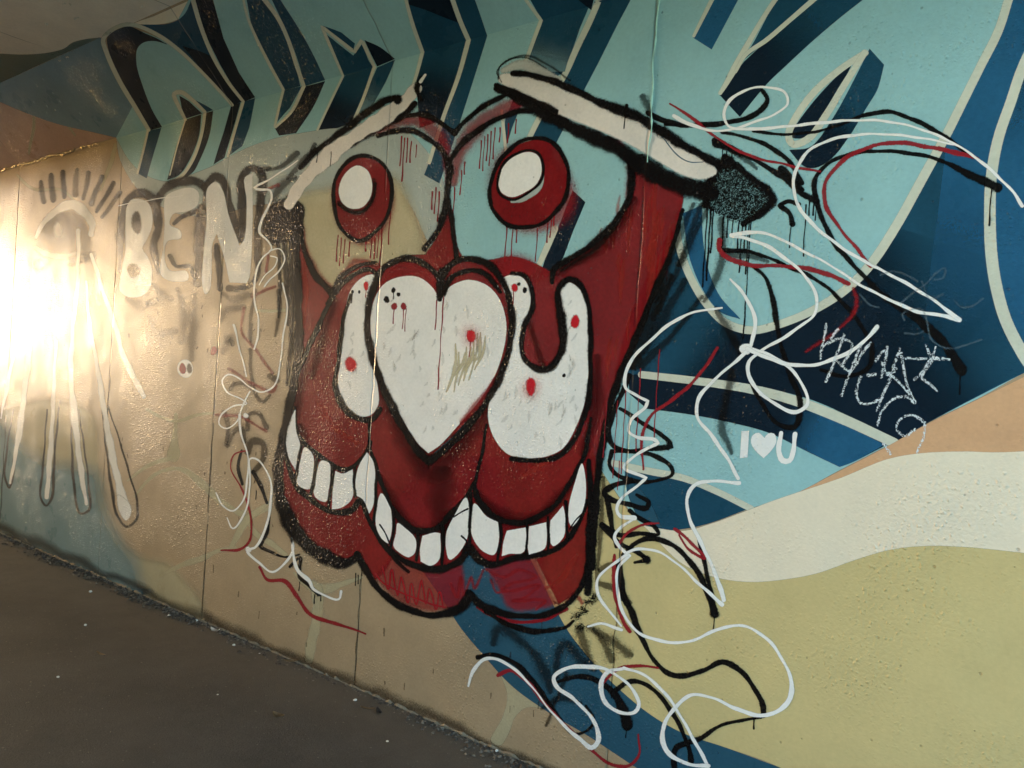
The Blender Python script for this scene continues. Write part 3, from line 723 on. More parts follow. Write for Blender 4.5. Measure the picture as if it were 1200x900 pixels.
for k in range(26):
    u = k / 25; x = random.uniform(700, 790); y = random.uniform(215, 430)
    if (x - 700) / 95 + (y - 215) / 330 > 1.15: continue
    l = random.uniform(20, 70); stroke('red_streak', fc, 'glow_mist', '%.1f,%.1f %.1f,%.1f %.1f,%.1f' % (x, y, x - 2 - .03 * l, y + l * .5, x - .08 * l, y + l), (2, random.uniform(4, 9), 2), .9)
for p in ('768,214 764,300 758,372', '356,300 358,340 356,380', '372,470 392,500 420,520', '610,560 640,540 664,510', '640,690 660,676 676,650'): stroke('red_streak', fc, 'glow_mist', p, (4, 10, 4), .9)
# eyes: pieces of each under one part
def part(name, parent, at):
    o = bpy.data.objects.new(name, None); COL.objects.link(o); o.parent = parent; o.location = place(at[0], at[1], 0) - root_of(parent); o.empty_display_size = .05
    return o
le, re_ = part('eye', fc, (430, 240)), part('eye', fc, (625, 220))
blot('iris_spray', le, 'red_thin', 426, 240, 33, 50, .2); blot('iris_spray', re_, 'red_thin', 622, 222, 48, 54, .2)
lv(12)
fill('iris', le, 'red', '391,225 395,205 408,189 424,182 440,186 455,201 459,225 456,247 441,271 421,283 403,272 393,250', 3)
fill('iris', re_, 'red', '575,238 577,207 590,183 610,168 636,164 656,178 666,202 664,227 650,251 630,265 605,268 588,260', 3)
lv(13)
stroke('iris_outline', le, 'black', '391,225 395,205 408,189 424,182 440,186 455,201 459,225 456,247 441,271 421,282 403,272 393,250', 4.5, .5, closed=True)
stroke('iris_outline', re_, 'black', '575,238 577,207 590,183 610,166 636,162 656,176 666,202 664,227 650,250 630,264 605,266 588,259', 5, .5, closed=True)
stroke('pupil_shade', le, 'black_thin', '438,212 437,232 426,247 410,247 398,238', 5, .7)
stroke('pupil_shade', re_, 'sage', '636,205 632,220 616,232 600,236', (4, 8, 7, 4), .6)
lv(14)
fill('pupil', le, 'white', '418,194 430,199 436,214 434,231 424,243 410,244 400,236 397,222 404,204', 2)
fill('pupil', re_, 'white', '584,216 588,198 600,185 618,178 630,182 635,197 630,214 616,225 600,231 588,226', 2)
stroke('pupil_outline', re_, 'black', '583,218 587,197 600,183 618,176 632,181 637,198 631,216 616,228 600,234 587,229', 3, .5, closed=True)
stroke('pupil_outline', le, 'black_thin', '440,215 437,234 425,247 409,248 397,240', 3, .5)
for p, wd in (('475,136 492,134 512,141 532,156', (4, 6, 6, 7)), ('444,159 465,153 485,154 505,165 522,182 528,202', (6, 7, 6, 7, 7)), ('533,156 545,142 562,128 580,117 596,110', (6, 6, 6, 5)),
              ('525,196 534,177 553,158 578,142 606,131 636,130', (6, 7, 7, 6, 6)), ('527,196 525,220 522,244 514,268 498,291', (9, 8, 8, 7, 7)), ('525,236 529,256 532,280 535,304', (6, 6, 6)),
              ('352,262 356,290 368,320 388,343', (5, 6, 7, 8)), ('388,344 400,325 418,312 440,308', (6, 6, 5, 4)), ('384,356 396,338 414,322 434,316 442,322', (5, 7, 7, 6, 4)),
              ('712,162 730,175 739,194 739,224 732,243 718,264 698,283 674,300 650,315 647,330', (7, 9, 9, 8, 8, 8, 7, 7, 6))):
    stroke('outline', fc, 'black', p, wd, .5)
stroke('outline', fc, 'black_thin', '720,268 700,290 676,306 658,316', 4, .6)
# brows
lb, rb = part('eyebrow', fc, (415, 165)), part('eyebrow', fc, (710, 150))
lv(15)
stroke('brow_shadow', lb, 'black', '338,236 352,216 380,190 410,168 440,150 468,138 486,122', (8, 10, 10, 10, 10, 9, 6), .65)
stroke('brow_shadow', lb, 'black', '352,196 372,176 400,155 430,132 452,118 468,116', (5, 7, 8, 8, 10, 8), .55)
stroke('brow_shadow', rb, 'black', '583,104 610,117 640,134 680,154 720,172 752,193 790,214 832,226', (8, 13, 16, 16, 18, 22, 24, 18), .5)
stroke('brow_halo', rb, 'white_thin', '592,82 610,76 630,82 655,92', (12, 16, 14, 6), .7)
lv(16)
stroke('brow', lb, 'brow_white', '338,240 356,212 385,183 415,160 446,140 470,122 488,104', (11, 17, 20, 18, 17, 20, 14), .25)
fill('brow', rb, 'brow_white', '586,88 602,86 640,92 690,111 726,126 762,146 800,170 830,188 840,202 824,210 800,205 770,188 735,168 700,152 660,136 620,114 594,102 584,95', 5)
lv(17)
stroke('brow_edge', rb, 'black', '602,86 622,88 650,96 682,110 712,124 745,136 772,152 804,172 838,190', (7, 8, 8, 9, 11, 13, 11, 10, 10), .5)
stroke('brow_edge', rb, 'black', '582,100 600,108 625,118 650,130', (6, 8, 8, 8), .5)
stroke('brow_edge', rb, 'black_thin', '584,92 586,78 600,68 622,66 645,78 668,94', 2, .6)
stroke('brow_edge', rb, 'black_thin', '588,96 582,84 594,72 614,67 640,80', 1.4, .6)
stroke('brow_tick', rb, 'black_thin', '754,114 761,130', 7, .7)
drip(rb, 'black', 733, 126, 24, 1.6); drip(rb, 'black', 734, 124, 12, 4)
stroke('brow_edge', lb, 'black', '494,92 488,103 493,116', (4, 7, 5), .6); stroke('brow_tip', lb, 'white', '498,88 493,96', 4, .5)
blot('brow_edge', lb, 'black', 466, 117, 5, 6, .5)
for x, l in ((388, 16), (372, 12)): drip(lb, 'grey_halo', x, 178, l, 1.4)
stroke('brow_scuff', rb, 'stripe_blue', '776,160 790,178 808,190 824,190', (1, 2, 1.6, .8), .5)
# black wash at both temples
tp = thing('black_speckled_patch', 'speckled black spray patch with long drips at the brow tip', 'graffiti', (862, 228))
lv(15)
fill('patch', tp, 'black_speckle', '820,222! 836,196 852,190 872,205 894,220 906,233 892,248 872,261 848,255 826,243', 6)
for p in ('850,184 872,202 900,224 906,234 892,250 872,262', '826,240 836,205 850,188', '838,165 852,172 868,180'): stroke('patch_edge', tp, 'black', p, (7, 9, 7), .6)
blot('patch_edge', tp, 'black', 852, 190, 8, 9, .5)
for x, y, l, w_ in ((833, 244, 84, 2.2), (829, 244, 92, 1.6), (836, 246, 50, 1.8), (848, 255, 34, 2), (853, 256, 22, 1.5), (866, 260, 36, 1.6), (870, 261, 58, 1.4), (874, 262, 30, 1.8), (880, 256, 140, 1.5), (878, 257, 64, 1.4), (859, 258, 20, 1.4), (847, 172, 20, 1.6), (852, 174, 26, 1.5), (858, 176, 18, 1.5)):
    drip(tp, 'black', x, y, l, w_)
tl = thing('black_smudge_patch', 'dense black spray smudge trailing down the outer cheek of the red face', 'graffiti', (335, 262))
fill('patch', tl, 'black', '316,242 333,233 355,240 350,266 335,282 318,287 307,271', 8)
for p, wd in (('313,200 331,194 348,180', (3, 5, 6)), ('338,208 356,188 369,175', (5, 6, 5)), ('304,199 315,197', 5), ('318,236 330,218 345,208', (6, 8, 5)), ('348,214 356,206', 5), ('366,176 369,170', 5)):
    stroke('streak', tl, 'black_thin', p, wd, .6)
for p, wd in (('333,280 336,330 338,380', (10, 8, 5)), ('326,285 328,330 326,372', (6, 6, 3)), ('341,275 342,330 341,400 336,450', (9, 9, 7, 5))):
    stroke('streak', tl, 'grey_halo', p, wd, .7)

# heart nose, cheeks
lv(15)
fill('nose_rim', fc, 'red_thin', '514,348! 517,328 500,309 475,303 450,314 436,344 450,335 470,326 490,327 505,337', 4)
nose = fill('heart_nose', fc, 'white', '516,352! 506,336 491,325 471,324 451,332 439,350 434,376 438,410 451,450 471,490 490,520 502,531! 515,522 540,495 565,465 582,435 592,400 593,376 585,350 570,334 550,328 532,333 521,342', 2)
fill('cheek_gleam', fc, 'white', '438,322 425,325 411,340 404,370 399,420 396,455 405,475 420,488 435,486 443,475 443,455 437,430 431,400 428,370 432,345 439,331', 2.5)
fill('cheek_gleam', fc, 'white', '588,328 600,322 612,325 621,340 621,360 614,380 610,402 615,420 630,432 645,430 655,413 658,388 655,355 657,338 666,331 678,337 687,355 690,380 690,430 687,465 675,500 660,525 640,535 615,537 595,532 580,515 572,490 575,465 586,440 597,405 601,370', 2.5)
lv(16)
stroke('outline', fc, 'black', '515,350! 516,332 500,311 475,303 450,314 436,342 430,380 437,420 452,460 474,504 490,528 502,541! 526,522 560,485 584,446 597,406 600,370 592,336 575,312 550,303 530,309 519,322 515,348!', (6, 7, 8, 8, 9, 9, 9, 9, 8, 8, 8, 8, 8, 8), .5)
stroke('outline', fc, 'black', '519,345 530,325 550,317 570,322 586,342', (5, 6, 6, 6, 4), .6)
blot('outline', fc, 'black', 517, 326, 6, 12, .6)
stroke('outline', fc, 'black', '411,346 403,372 397,420 393,452 401,474 418,490 436,491 445,480', (4, 5, 5, 5, 6, 8, 8, 6), .5)
stroke('outline', fc, 'black', '600,320 614,323 623,338 624,360 614,384 611,406 617,424 632,433 646,430 657,414 660,390 655,357 655,338 667,327 682,337 690,362 692,420 690,466 678,505 661,530 640,539 600,538', (4, 6, 6, 6, 6, 8, 10, 10, 9, 7, 6, 6, 6, 6, 7, 7, 6, 6, 6, 6), .5)
stroke('outline', fc, 'red_thin', '541,494 562,470 580,444', (6, 9, 4), .6)
fill('nose_tip_patch', fc, 'stripe_blue', '508,532 530,512 556,486 556,492 530,520', 3)
for k in range(9): stroke('nose_scuff', fc, 'khaki_thin', '%d,%d %d,%d %d,%d' % (536 + 4 * k + random.uniform(-2, 2), 412 - 2 * k + random.uniform(-12, 12), 533 + 4 * k, 432 - 2 * k, 526 + 4 * k + random.uniform(-3, 3), 456 - 3 * k + random.uniform(-12, 8)), (2, random.uniform(4, 8), 2), .95)
def brushed(box, n, lo, hi, ang):
    for k in range(n):
        x, y = random.uniform(box[0], box[2]), random.uniform(box[1], box[3]); l = random.uniform(lo, hi); a_ = ang + random.uniform(-.5, .5)
        dx, dy = l * math.cos(a_), l * math.sin(a_)
        stroke('brush_mark', fc, 'wash_grey', '%.1f,%.1f %.1f,%.1f %.1f,%.1f' % (x, y, x + dx * .5 + 1, y + dy * .5, x + dx, y + dy), (1.5, random.uniform(2.5, 5), 1.2), .9)
brushed((448, 345, 575, 440), 26, 6, 18, 1.9); brushed((480, 440, 540, 500), 12, 5, 14, 2.1); brushed((590, 450, 680, 515), 24, 6, 18, 1.9); brushed((664, 350, 684, 440), 8, 6, 14, 1.8); brushed((404, 380, 428, 470), 8, 6, 14, 1.6)
for x, y in ((462, 359), (473, 359)): blot('dot', fc, 'red_line', x, y, 3.5, 4.4, .35); drip(fc, 'red_line', x, y + 2, 24 if x > 470 else 18, 1.5)
drip(fc, 'red_line', 476, 362, 26, 1.2)
for x, y in ((622, 455), (552, 394)): blot('dot', fc, 'red_mist', x, y, 9, 12, .95)
lv(17)
for x, y, rx, ry in ((552, 394, 5, 8), (411, 427, 6.5, 9), (429, 335, 3, 5), (622, 453, 6, 10), (603, 337, 4, 4.5), (674, 377, 5, 8)): blot('dot', fc, 'red_dot', x, y, rx, ry, .6, .25 if x > 670 else 0)
drip(fc, 'red_line', 551, 400, 18, 1.5); drip(fc, 'red_line', 602, 340, 16, 1.4); drip(fc, 'red_line', 429, 338, 10, 1.4)
drip(fc, 'red_drip', 520, 348, 108, 1.3); drip(fc, 'red_drip', 512, 352, 34, 1.3)
for x, y, r in ((461, 340, 2.6), (453, 351, 3.4), (467, 345, 2.2), (413, 342, 1.8), (421, 342, 1.6), (608, 333, 2), (615, 340, 2.8), (661, 440, 2)): blot('dot', fc, 'black', x, y, r, r * 1.2, .4)
drip(fc, 'black', 413, 343, 12, 1); drip(fc, 'black', 461, 342, 8, 1)

# mouth
lv(16)
for p, wd in (('345,478 347,505 357,520 375,535 394,548 405,551 418,543 430,529 434,518', (4, 5, 6, 6, 6, 6, 5, 4)), ('433,492 433,520 442,552 458,592 474,614 490,622 510,620 526,605 544,586 555,568', (4, 4, 5, 5, 6, 8, 8, 7, 6, 5)),
              ('555,568 563,590 580,606 608,613 632,605 652,590 670,562 683,538', (6, 8, 8, 7, 6, 6, 5, 5)), ('570,498 564,535 555,570', (3, 4, 5)),
              ('334,500 337,540 346,566 360,582 380,596 396,601 411,598 423,584! 434,612 446,632 465,652 490,664 515,667 538,658 549,640! 562,656 580,662 602,654 630,650 656,641 676,616 687,588', (5, 6, 7, 7, 7, 7, 6, 6, 7, 8, 9, 10, 9, 8, 7, 7, 6, 6)),
              ('437,560 428,620 460,660 476,672', (0.8, .8)) if False else ('446,634 462,654 478,670', (5, 6, 4))):
    stroke('mouth_line', fc, 'black', p, wd, .45)
lv(17)
TE = ('346,480! 347,505 352,522 350,540 347,552! 338,535 335,510 340,492', '357,524 366,532 368,545 363,573 350,569 347,560 352,540', '376,540 385,542 388,551 385,575 382,588 370,583 367,573 372,550', '393,552! 402,555 413,550! 415,565 412,585 400,595 389,597! 390,572',
      '430,530! 437,540 440,560 438,590 433,602! 425,585 416,580! 417,560 421,545', '447,578 455,590 460,605 458,628 455,637! 448,632 441,618 441,595', '466,613 475,619 487,632 486,648 479,653 466,646 461,640 464,625', '495,628! 510,624 516,625! 515,655 505,663 493,658! 492,645',
      '546,583 550,595 549,625 540,645 527,656 523,645 523,625 532,605', '556,590 570,605 584,612! 585,630 579,650 566,646 555,632 551,615', '594,622! 605,620 616,618! 617,640 612,648 597,649 588,652! 590,635', '620,617! 640,612! 641,630 638,643 620,650! 618,638', '645,610! 660,592! 663,610 660,630 648,640 644,632', '682,543 686,560 686,585 680,605 670,617 666,608 667,590 673,568')
for p in TE: fill('tooth', fc, 'white', p, 1.8)
lv(18)
for p, wd in (('353,522 349,545 346,562', 3.5), ('371,536 369,556 364,580', 4), ('390,548 388,572 385,594', 4), ('416,548 415,566 416,582', 3), ('441,556 440,590 438,612', 3.5), ('461,598 461,622 458,642', 3.5), ('489,622 490,640 488,656', 4), ('519,618 519,640 518,660', 4.5), ('552,578 551,605 550,640', 4), ('586,610 587,632 583,656', 4), ('617,612 618,632 616,650', 3), ('642,606 643,624 642,644', 3), ('663,588 664,606 665,630', 4)):
    stroke('tooth_gap', fc, 'black', p, wd, .5)
for p in ('445,615 453,628 458,640', '532,606 544,598 548,596', '541,628 547,634 546,644', '668,620 676,608 684,600'): stroke('tooth_mark', fc, 'black_line', p, 2.2, .5)
stroke('tooth_gap', fc, 'red_line', '661,592 665,606 664,622', 2.5, .5)
# outer contour
lv(18)
for p, wd in (('352,246 347,290 349,340 350,400 346,440 338,480 330,520 326,560 332,595 352,630 380,652 404,660 418,654', (10, 11, 10, 10, 11, 10, 9, 10, 12, 16, 18, 16, 9)), ('345,446 362,406 378,372 390,346', (6, 6, 6, 6)),
              ('419,650 432,674 450,697 478,714 510,721 538,713 551,700', (8, 8, 8, 8, 8, 10, 12)), ('550,696 566,710 600,721 635,721 660,711 680,690 690,664', (10, 9, 7, 7, 7, 7, 8)),
              ('569,717 601,734 630,740 662,735 672,728', (4, 6, 7, 6, 3)), ('690,540 692,590 691,640 689,694', (5, 8, 10, 8)), ('770,330 745,396 726,440 712,490 703,540 697,600 693,664', (5, 7, 8, 8, 9, 10, 9)), ('800,246 786,296 766,346 748,392', (4, 6, 7, 6)), ('683,540 688,520 692,490', (5, 5, 3))):
    stroke('outline', fc, 'black', p, wd, .45)
stroke('outline', fc, 'red_drip', '560,712 590,726 630,728 664,714', 4, .6)
for p, wd in (('707,560 704,620 699,680', (4, 5, 4)), ('756,372 738,416 722,460', (5, 8, 5))): stroke('outline', fc, 'black_thin', p, wd, .6)
for x, y in ((690, 705), (684, 715), (676, 722), (680, 735), (696, 700)): blot('spatter', fc, 'black_speckle', x, y, 6, 5, .7)

# ------------------------------------------------------------------ loose scribbled lines, each a line of its own
def scribble(label, mat, paths, wd, soft=.45, drips=(), blobs=(), grp='scribbled spray lines', nm='scribble_line'):
    p0 = paths[0] if isinstance(paths[0], str) else paths[0][0]
    q = p0.split()[len(p0.split()) // 2].rstrip('!').split(',')
    t = thing(nm, label, 'graffiti', (float(q[0]), float(q[1])), grp)
    for p in paths:
        if isinstance(p, str): stroke('line', t, mat, p, wd, soft)
        else: stroke('line', t, p[2] if len(p) > 2 else mat, p[0], p[1], soft)
    for d in drips: drip(t, mat, *d)
    for b_ in blobs: blot('blob', t, mat, *b_)
    return t
# black lines lie under the white ones
lv(19)
scribble('black spray line curling round into a hook above the speckled patch', 'black_line', [('780,146 804,147 841,145 873,139 892,129 899,117 894,107', (5, 6, 7, 7, 7, 6)), ('760,133 780,142 800,146', (8, 7, 4))], 6)
scribble('black spray strokes sweeping off the brow tip to a dripping end', 'black_line', [('846,155 878,162 907,175 927,192 939,214', (4, 5, 6, 7)), ('839,168 866,178 897,195 917,207 936,224 956,236', (9, 6, 5, 7, 8, 9)), ('862,180 875,188 886,197', (4, 6, 4), 'black_thin'), ('916,198 930,212 940,222', (9, 10, 6))], 6, .55, ((945, 240, 60, 1.6), (954, 238, 14, 2), (949, 236, 16, 1.6), (957, 236, 22, 1.5)))
scribble('short black spray hook with two long drips inside the round letter', 'black_line', [('914,241 924,236 936,239', (6, 7, 6)), ('916,243 925,250 929,262', (7, 7, 8))], 7, .45, ((927, 262, 28, 1.6),))
scribble('thin black line running along under the long white arc to a dripping blob', 'black_line', [('883,153 907,157 951,155 985,146 1007,137 1040,131 1070,140 1107,160 1140,184', (4, 4, 3, 4, 6, 6, 6, 5))], 5, .5)
scribble('black spray loop crossing the cream rim and swelling into a thick tail', 'black_line', [('1168,219 1150,211 1125,199 1100,187 1062,179 1025,177 995,181 970,192 956,208 955,228 960,246 975,280 1007,318 1038,349 1075,374 1106,402 1127,434', (14, 9, 6, 5, 5, 5, 5, 6, 7, 7, 7, 6, 7, 9, 11, 13, 13))], 6, .5, ((1162, 220, 44, 2), (1126, 436, 26, 1.6)))
scribble('long soft black curve drooping through the navy band', 'black_line', [('844,293 882,296 923,312 960,330 988,355 1010,383 1022,408 1018,430 994,441 962,434', (7, 5, 5, 5, 5, 5, 6, 6, 6, 4)), ('846,299 876,300 900,306', (5, 6, 3), 'black_thin')], 5, .55)
scribble('soft black loop hanging below the round letter rim, over the cream stripe', 'black_line', [('882,312 898,327 907,358 913,395 926,439 938,473 931,500 912,497 890,468 877,440', (4, 6, 7, 6, 6, 8, 7, 6, 5, 4))], 6, .6)
scribble('smoky black stroke falling from the speckled patch across the cream rim', 'black_thin', [('845,259 847,296 839,327 826,352', (7, 8, 7, 5)), ('839,362 855,390 868,414', (5, 8, 8)), ('822,240 808,275 796,310', (5, 6, 5))], 6, .7)
scribble('smoky black strokes shading the narrow dark strip beside the red face', 'black_thin', [('802,330 773,379 744,428', (7, 11, 9)), ('785,325 761,379 740,428', (8, 12, 9)), ('822,348 790,390 752,428', (4, 6, 8)), ('812,240 786,300 768,350', (5, 8, 9)), ('828,246 796,312 766,372', (4, 7, 6))], 8, .7)
scribble('faint black stroke passing down beside the IU lettering', 'black_thin', [('858,436 849,477 846,501 857,530', (7, 8, 8, 5))], 7, .7)
scribble('black coiled scribble tumbling down beside the red face', 'black_line', [('738,440 722,477 713,506 719,523 736,528 763,526 786,523! 783,516 758,499 727,479', (6, 7, 7, 7, 6, 5, 8, 6, 5, 5)), ('717,529 714,544 724,557 745,564 772,563 788,555 784,544 763,533 740,529 717,529', (6, 6, 6, 5, 5, 6, 6, 5)),
          ('742,564 719,569 708,577 714,584 740,592 758,595 760,588 746,580', (6, 6, 8, 8, 7, 7, 6, 4)), ('712,584 716,611 722,640', (7, 7, 6)), ('706,616 727,627 753,625 772,626 767,617 750,608 738,598', (9, 7, 6, 5, 6, 6, 5)), ('708,618 724,635 748,648 758,656 744,659', (8, 8, 6, 6, 4)), ('704,668 712,662 722,660', (6, 6, 5), 'black_thin')], 7, .4, ((729, 560, 0.1, 1),)[:0], ((758, 656, 5),))
scribble('black arching line ending in a dripping blob on the khaki ground', 'black_line', [('730,650 745,636 764,631 785,637 807,656 824,682 832,704 837,716', (5, 6, 7, 7, 7, 7, 8, 10)), ('819,632 830,680 836,712', (4, 6, 8))], 7, .45, ((837, 722, 17, 1.8),), ((837, 719, 5.5, 6),))
scribble('long black wavy line rolling over the khaki ground and back', 'black_line', [('725,662 729,693 740,717 749,741 764,770 781,788 803,792 825,785 847,776 864,783 881,802 893,824 895,838!', (9, 10, 10, 8, 6, 6, 7, 7, 7, 7, 7, 7)), ('892,841 859,846 837,854 820,866 803,871 792,877 790,905', (3, 4, 5, 6, 7, 9, 8)), ('704,684 720,690 738,706', (6, 8, 6), 'black_thin')], 7, .4, ((884, 842, 12, 2),))
scribble('black line dipping from the khaki ground across the blue stripe', 'black_line', [('722,808 737,799 757,802 776,819 793,844 806,873 810,892', (6, 6, 6, 6, 6, 6, 7))], 6, .4)
scribble('black line echoing the lowest white loop on the tan wall', 'black_line', [('560,770 582,768 604,778 623,797 643,824 657,844 672,860 687,857 696,844 687,827', (6, 6, 7, 7, 7, 6, 4, 4, 4, 3))], 6, .5)
scribble('black stroke swelling to a dripping blob on the blue stripe', 'black_line', [('652,800 674,793 699,797 721,815 731,834 735,850', (5, 6, 7, 10, 12, 13))], 8, .5, ((734, 852, 12, 1.6),))
scribble('smoky black zigzag on the blue stripe under the chin', 'black_thin', [('579,752 582,738 590,736 606,748 624,764 640,792 645,810', (8, 10, 8, 7, 10, 10, 5)), ('652,792 655,762 662,754 676,768 692,784', (6, 8, 9, 8, 5)), ('636,830 655,818 680,824', (4, 6, 4))], 8, .85)
scribble('smoky black strokes below the chin on the khaki ground', 'black_thin', [('679,739 686,760 697,784', (8, 8, 5)), ('690,735 706,750 716,772', (5, 7, 8)), ('697,738 716,750 737,766', (5, 7, 9)), ('664,790 640,850', (4, 3))], 7, .75)
scribble('black wavering lines looping beside the bare joint left of the red cheek'.replace(' left of', ' next to'), 'black_thin', [('293,410 294,434 299,461 308,471 316,464', 4), ('326,341 328,363 322,394', (4, 5, 2)), ('270,456 274,450 284,449 296,455', 4), ('263,483 267,499 266,523 274,506 283,501 286,517', 5), ('290,503 292,486 303,484 312,501', 5), ('299,340 294,372 293,400', 4), ('317,441 324,446', 7)], 4, .5)
scribble('black loops and broken drips by the lower lip corner', 'black_line', [('290,530 295,518 308,520 309,536 297,553', (6, 8, 8, 7, 5), 'black_thin'), ('297,553 305,569 313,589', (5, 5, 4)), ('283,528 279,550 284,567', (3, 4, 4)), ('316,606 313,625 305,640 319,647 333,653 350,650', (2, 4, 5, 4, 3, 3)), ('340,664 352,653 351,676 363,686 373,697', (4, 4, 5, 5, 5))], 4, .45, ((351, 682, 10, 1.4), (369, 697, 10, 1.4), (376, 696, 8, 1.4), (300, 575, 10, 1.2), (417, 672, 14, 1.4), (420, 674, 10, 1.3)))
# red lines
lv(20)
scribble('dull red line slanting from the brow tip past the speckled patch', 'red_line', [('785,122 804,133 829,153 853,170 883,184 917,192 938,197 961,201', (3, 5, 4, 4, 4, 4, 4, 3))], 4, .5)
scribble('red line looping inside the round letter up to its cream rim', 'red_line', [('1146,186 1125,180 1087,172 1050,167 1020,172 995,183 976,200 966,219 968,241 983,266 1003,290 1020,312', (4, 7, 7, 6, 6, 6, 6, 6, 6, 5, 5, 5))], 6, .5)
scribble('red line bending through the navy band behind the white loops', 'red_line', [('843,282 842,290 850,300 876,310 923,312 960,318 994,332', (8, 8, 6, 6, 6, 8, 7)), ('1000,338 1004,352 998,370 975,392 944,412', (4, 5, 4, 4, 3), 'red_thin')], 6, .55)
scribble('red line crossing the cream stripe and dropping into the light blue', 'red_line', [('841,408 817,442 790,467 766,484 754,504 752,526 754,550', (4, 5, 5, 5, 5, 4, 3))], 5, .5, ((751, 432, 96, 1.5), (773, 410, 108, 1.5), (734, 455, 100, 1.4), (724, 470, 90, 1.2), (711, 470, 66, 1.2), (726, 540, 34, 1.2)))
scribble('red hooked stroke doubling back on the cream dune', 'red_line', [('724,640 736,624 750,616 772,613', (4, 5, 4, 2)), ('791,620 808,634 826,654 808,645 796,627', (5, 5, 4, 3))], 5, .5)
scribble('red line trailing down beside the coiled black scribble', 'red_line', [('720,651 720,691 729,725 738,740', (5, 6, 6, 5))], 5, .5)
scribble('red line shadowing the lowest white loop onto the tan wall', 'red_line', [('584,791 599,786 616,797 638,824 662,849 687,873 711,893 736,898 749,883 748,861', (6, 6, 5, 4, 4, 4, 5, 5, 4, 3))], 5, .5)
scribble('short red arc over the small white ring', 'red_line', [('705,804 712,794 723,785 748,780 771,783', (3, 4, 5, 5, 3))], 4, .5)
scribble('red line bowing down from the black loops to the tan ground', 'red_line', [('290,528 274,533 270,547 280,567 290,589 294,611 293,633 280,644 259,645', (2, 2, 2, 3, 3, 3, 4, 4, 2))], 3, .5)
scribble('red line wandering down the bare tan wall below the grin', 'red_line', [('304,665 313,679 333,681 347,697 361,718 383,728 408,735 428,743', (4, 5, 6, 6, 6, 5, 4, 3))], 5, .5)
scribble('thin broken red lines among the thin white loops', 'red_thin', [('268,432 297,450 319,459 323,452', 4), ('286,361 283,388 301,412 319,437', 3.5), ('252,486 283,489 312,506', 3.5), ('296,348 310,340 322,336', 4), ('313,222 326,216', 4), ('314,300 312,318', 4)], 3, .6)
# white lines
lv(21)
scribble('white line curling through one small loop then arching to a sharp end', 'white_line', [('790,136 807,145 829,152 851,153 878,145 907,134 923,122 919,108 897,102 873,106 856,117 848,134 853,147 866,151 902,150 951,145 1000,141 1037,142 1075,150 1112,165 1137,180 1162,200 1188,226 1198,241', (7, 5, 4, 4, 4, 4, 4, 5, 5, 5, 5, 5, 5, 4, 4, 4, 4, 4, 5, 5, 6))], 5, .35)
scribble('white line looping out to a sharp spike over the navy band and back', 'white_line', [('1122,170 1075,161 1025,157 980,162 950,175 935,194 930,212 932,232 942,251 958,268 978,284 1002,300 1026,313', (3, 4, 4, 4, 5, 5, 5, 6, 6, 6, 5, 5)), ('1026,313 1062,332 1100,356 1124,375', (5, 5, 5, 7)), ('1124,375 1112,371 1075,365 1040,350 1005,332 975,312 937,292 905,276 880,272 857,276', (8, 6, 5, 5, 4, 4, 4, 5, 5, 7)),
          ('857,276 873,279 898,288 923,305 944,324 957,349 955,367 941,380 913,399 892,411 878,424 878,442 892,461 913,476 933,483 946,474 941,452 925,431 904,417 878,408', (7, 6, 6, 6, 5, 5, 5, 5, 5, 5, 6, 6, 6, 6, 6, 6, 5, 5, 5, 7))], 5, .35)
scribble('white stroke with a blunt knot sweeping up across the chalk tag', 'white_line', [('1028,383 1007,405 979,420 951,428 926,427 904,421 876,409', (7, 6, 6, 6, 6, 6, 8))], 6, .35, (), ((874, 409, 7, 7, .25),))
scribble('white line dropping past the IU lettering into a spike on the khaki ground', 'white_line', [('856,327 870,343 882,364 885,383 880,404', (3, 6, 7, 6, 6)), ('874,413 851,433 832,450 818,469 817,488 832,508 851,535 865,560', (6, 5, 5, 6, 6, 6, 6, 7)), ('866,566 838,564 816,567 805,585 809,610 825,643 841,680 848,703', (7, 5, 6, 6, 6, 6, 7, 7)), ('846,708 820,685 793,660 772,647 748,643 735,648', (8, 5, 4, 4, 4, 5)), ('735,650 713,665 700,680 700,694 713,715 728,733', (5, 4, 5, 5, 4, 4))], 5, .35)
scribble('short white dash pointing at the white spike under the chin', 'white_line', [('689,734 706,731 728,738', (3, 5, 6))], 5, .35)
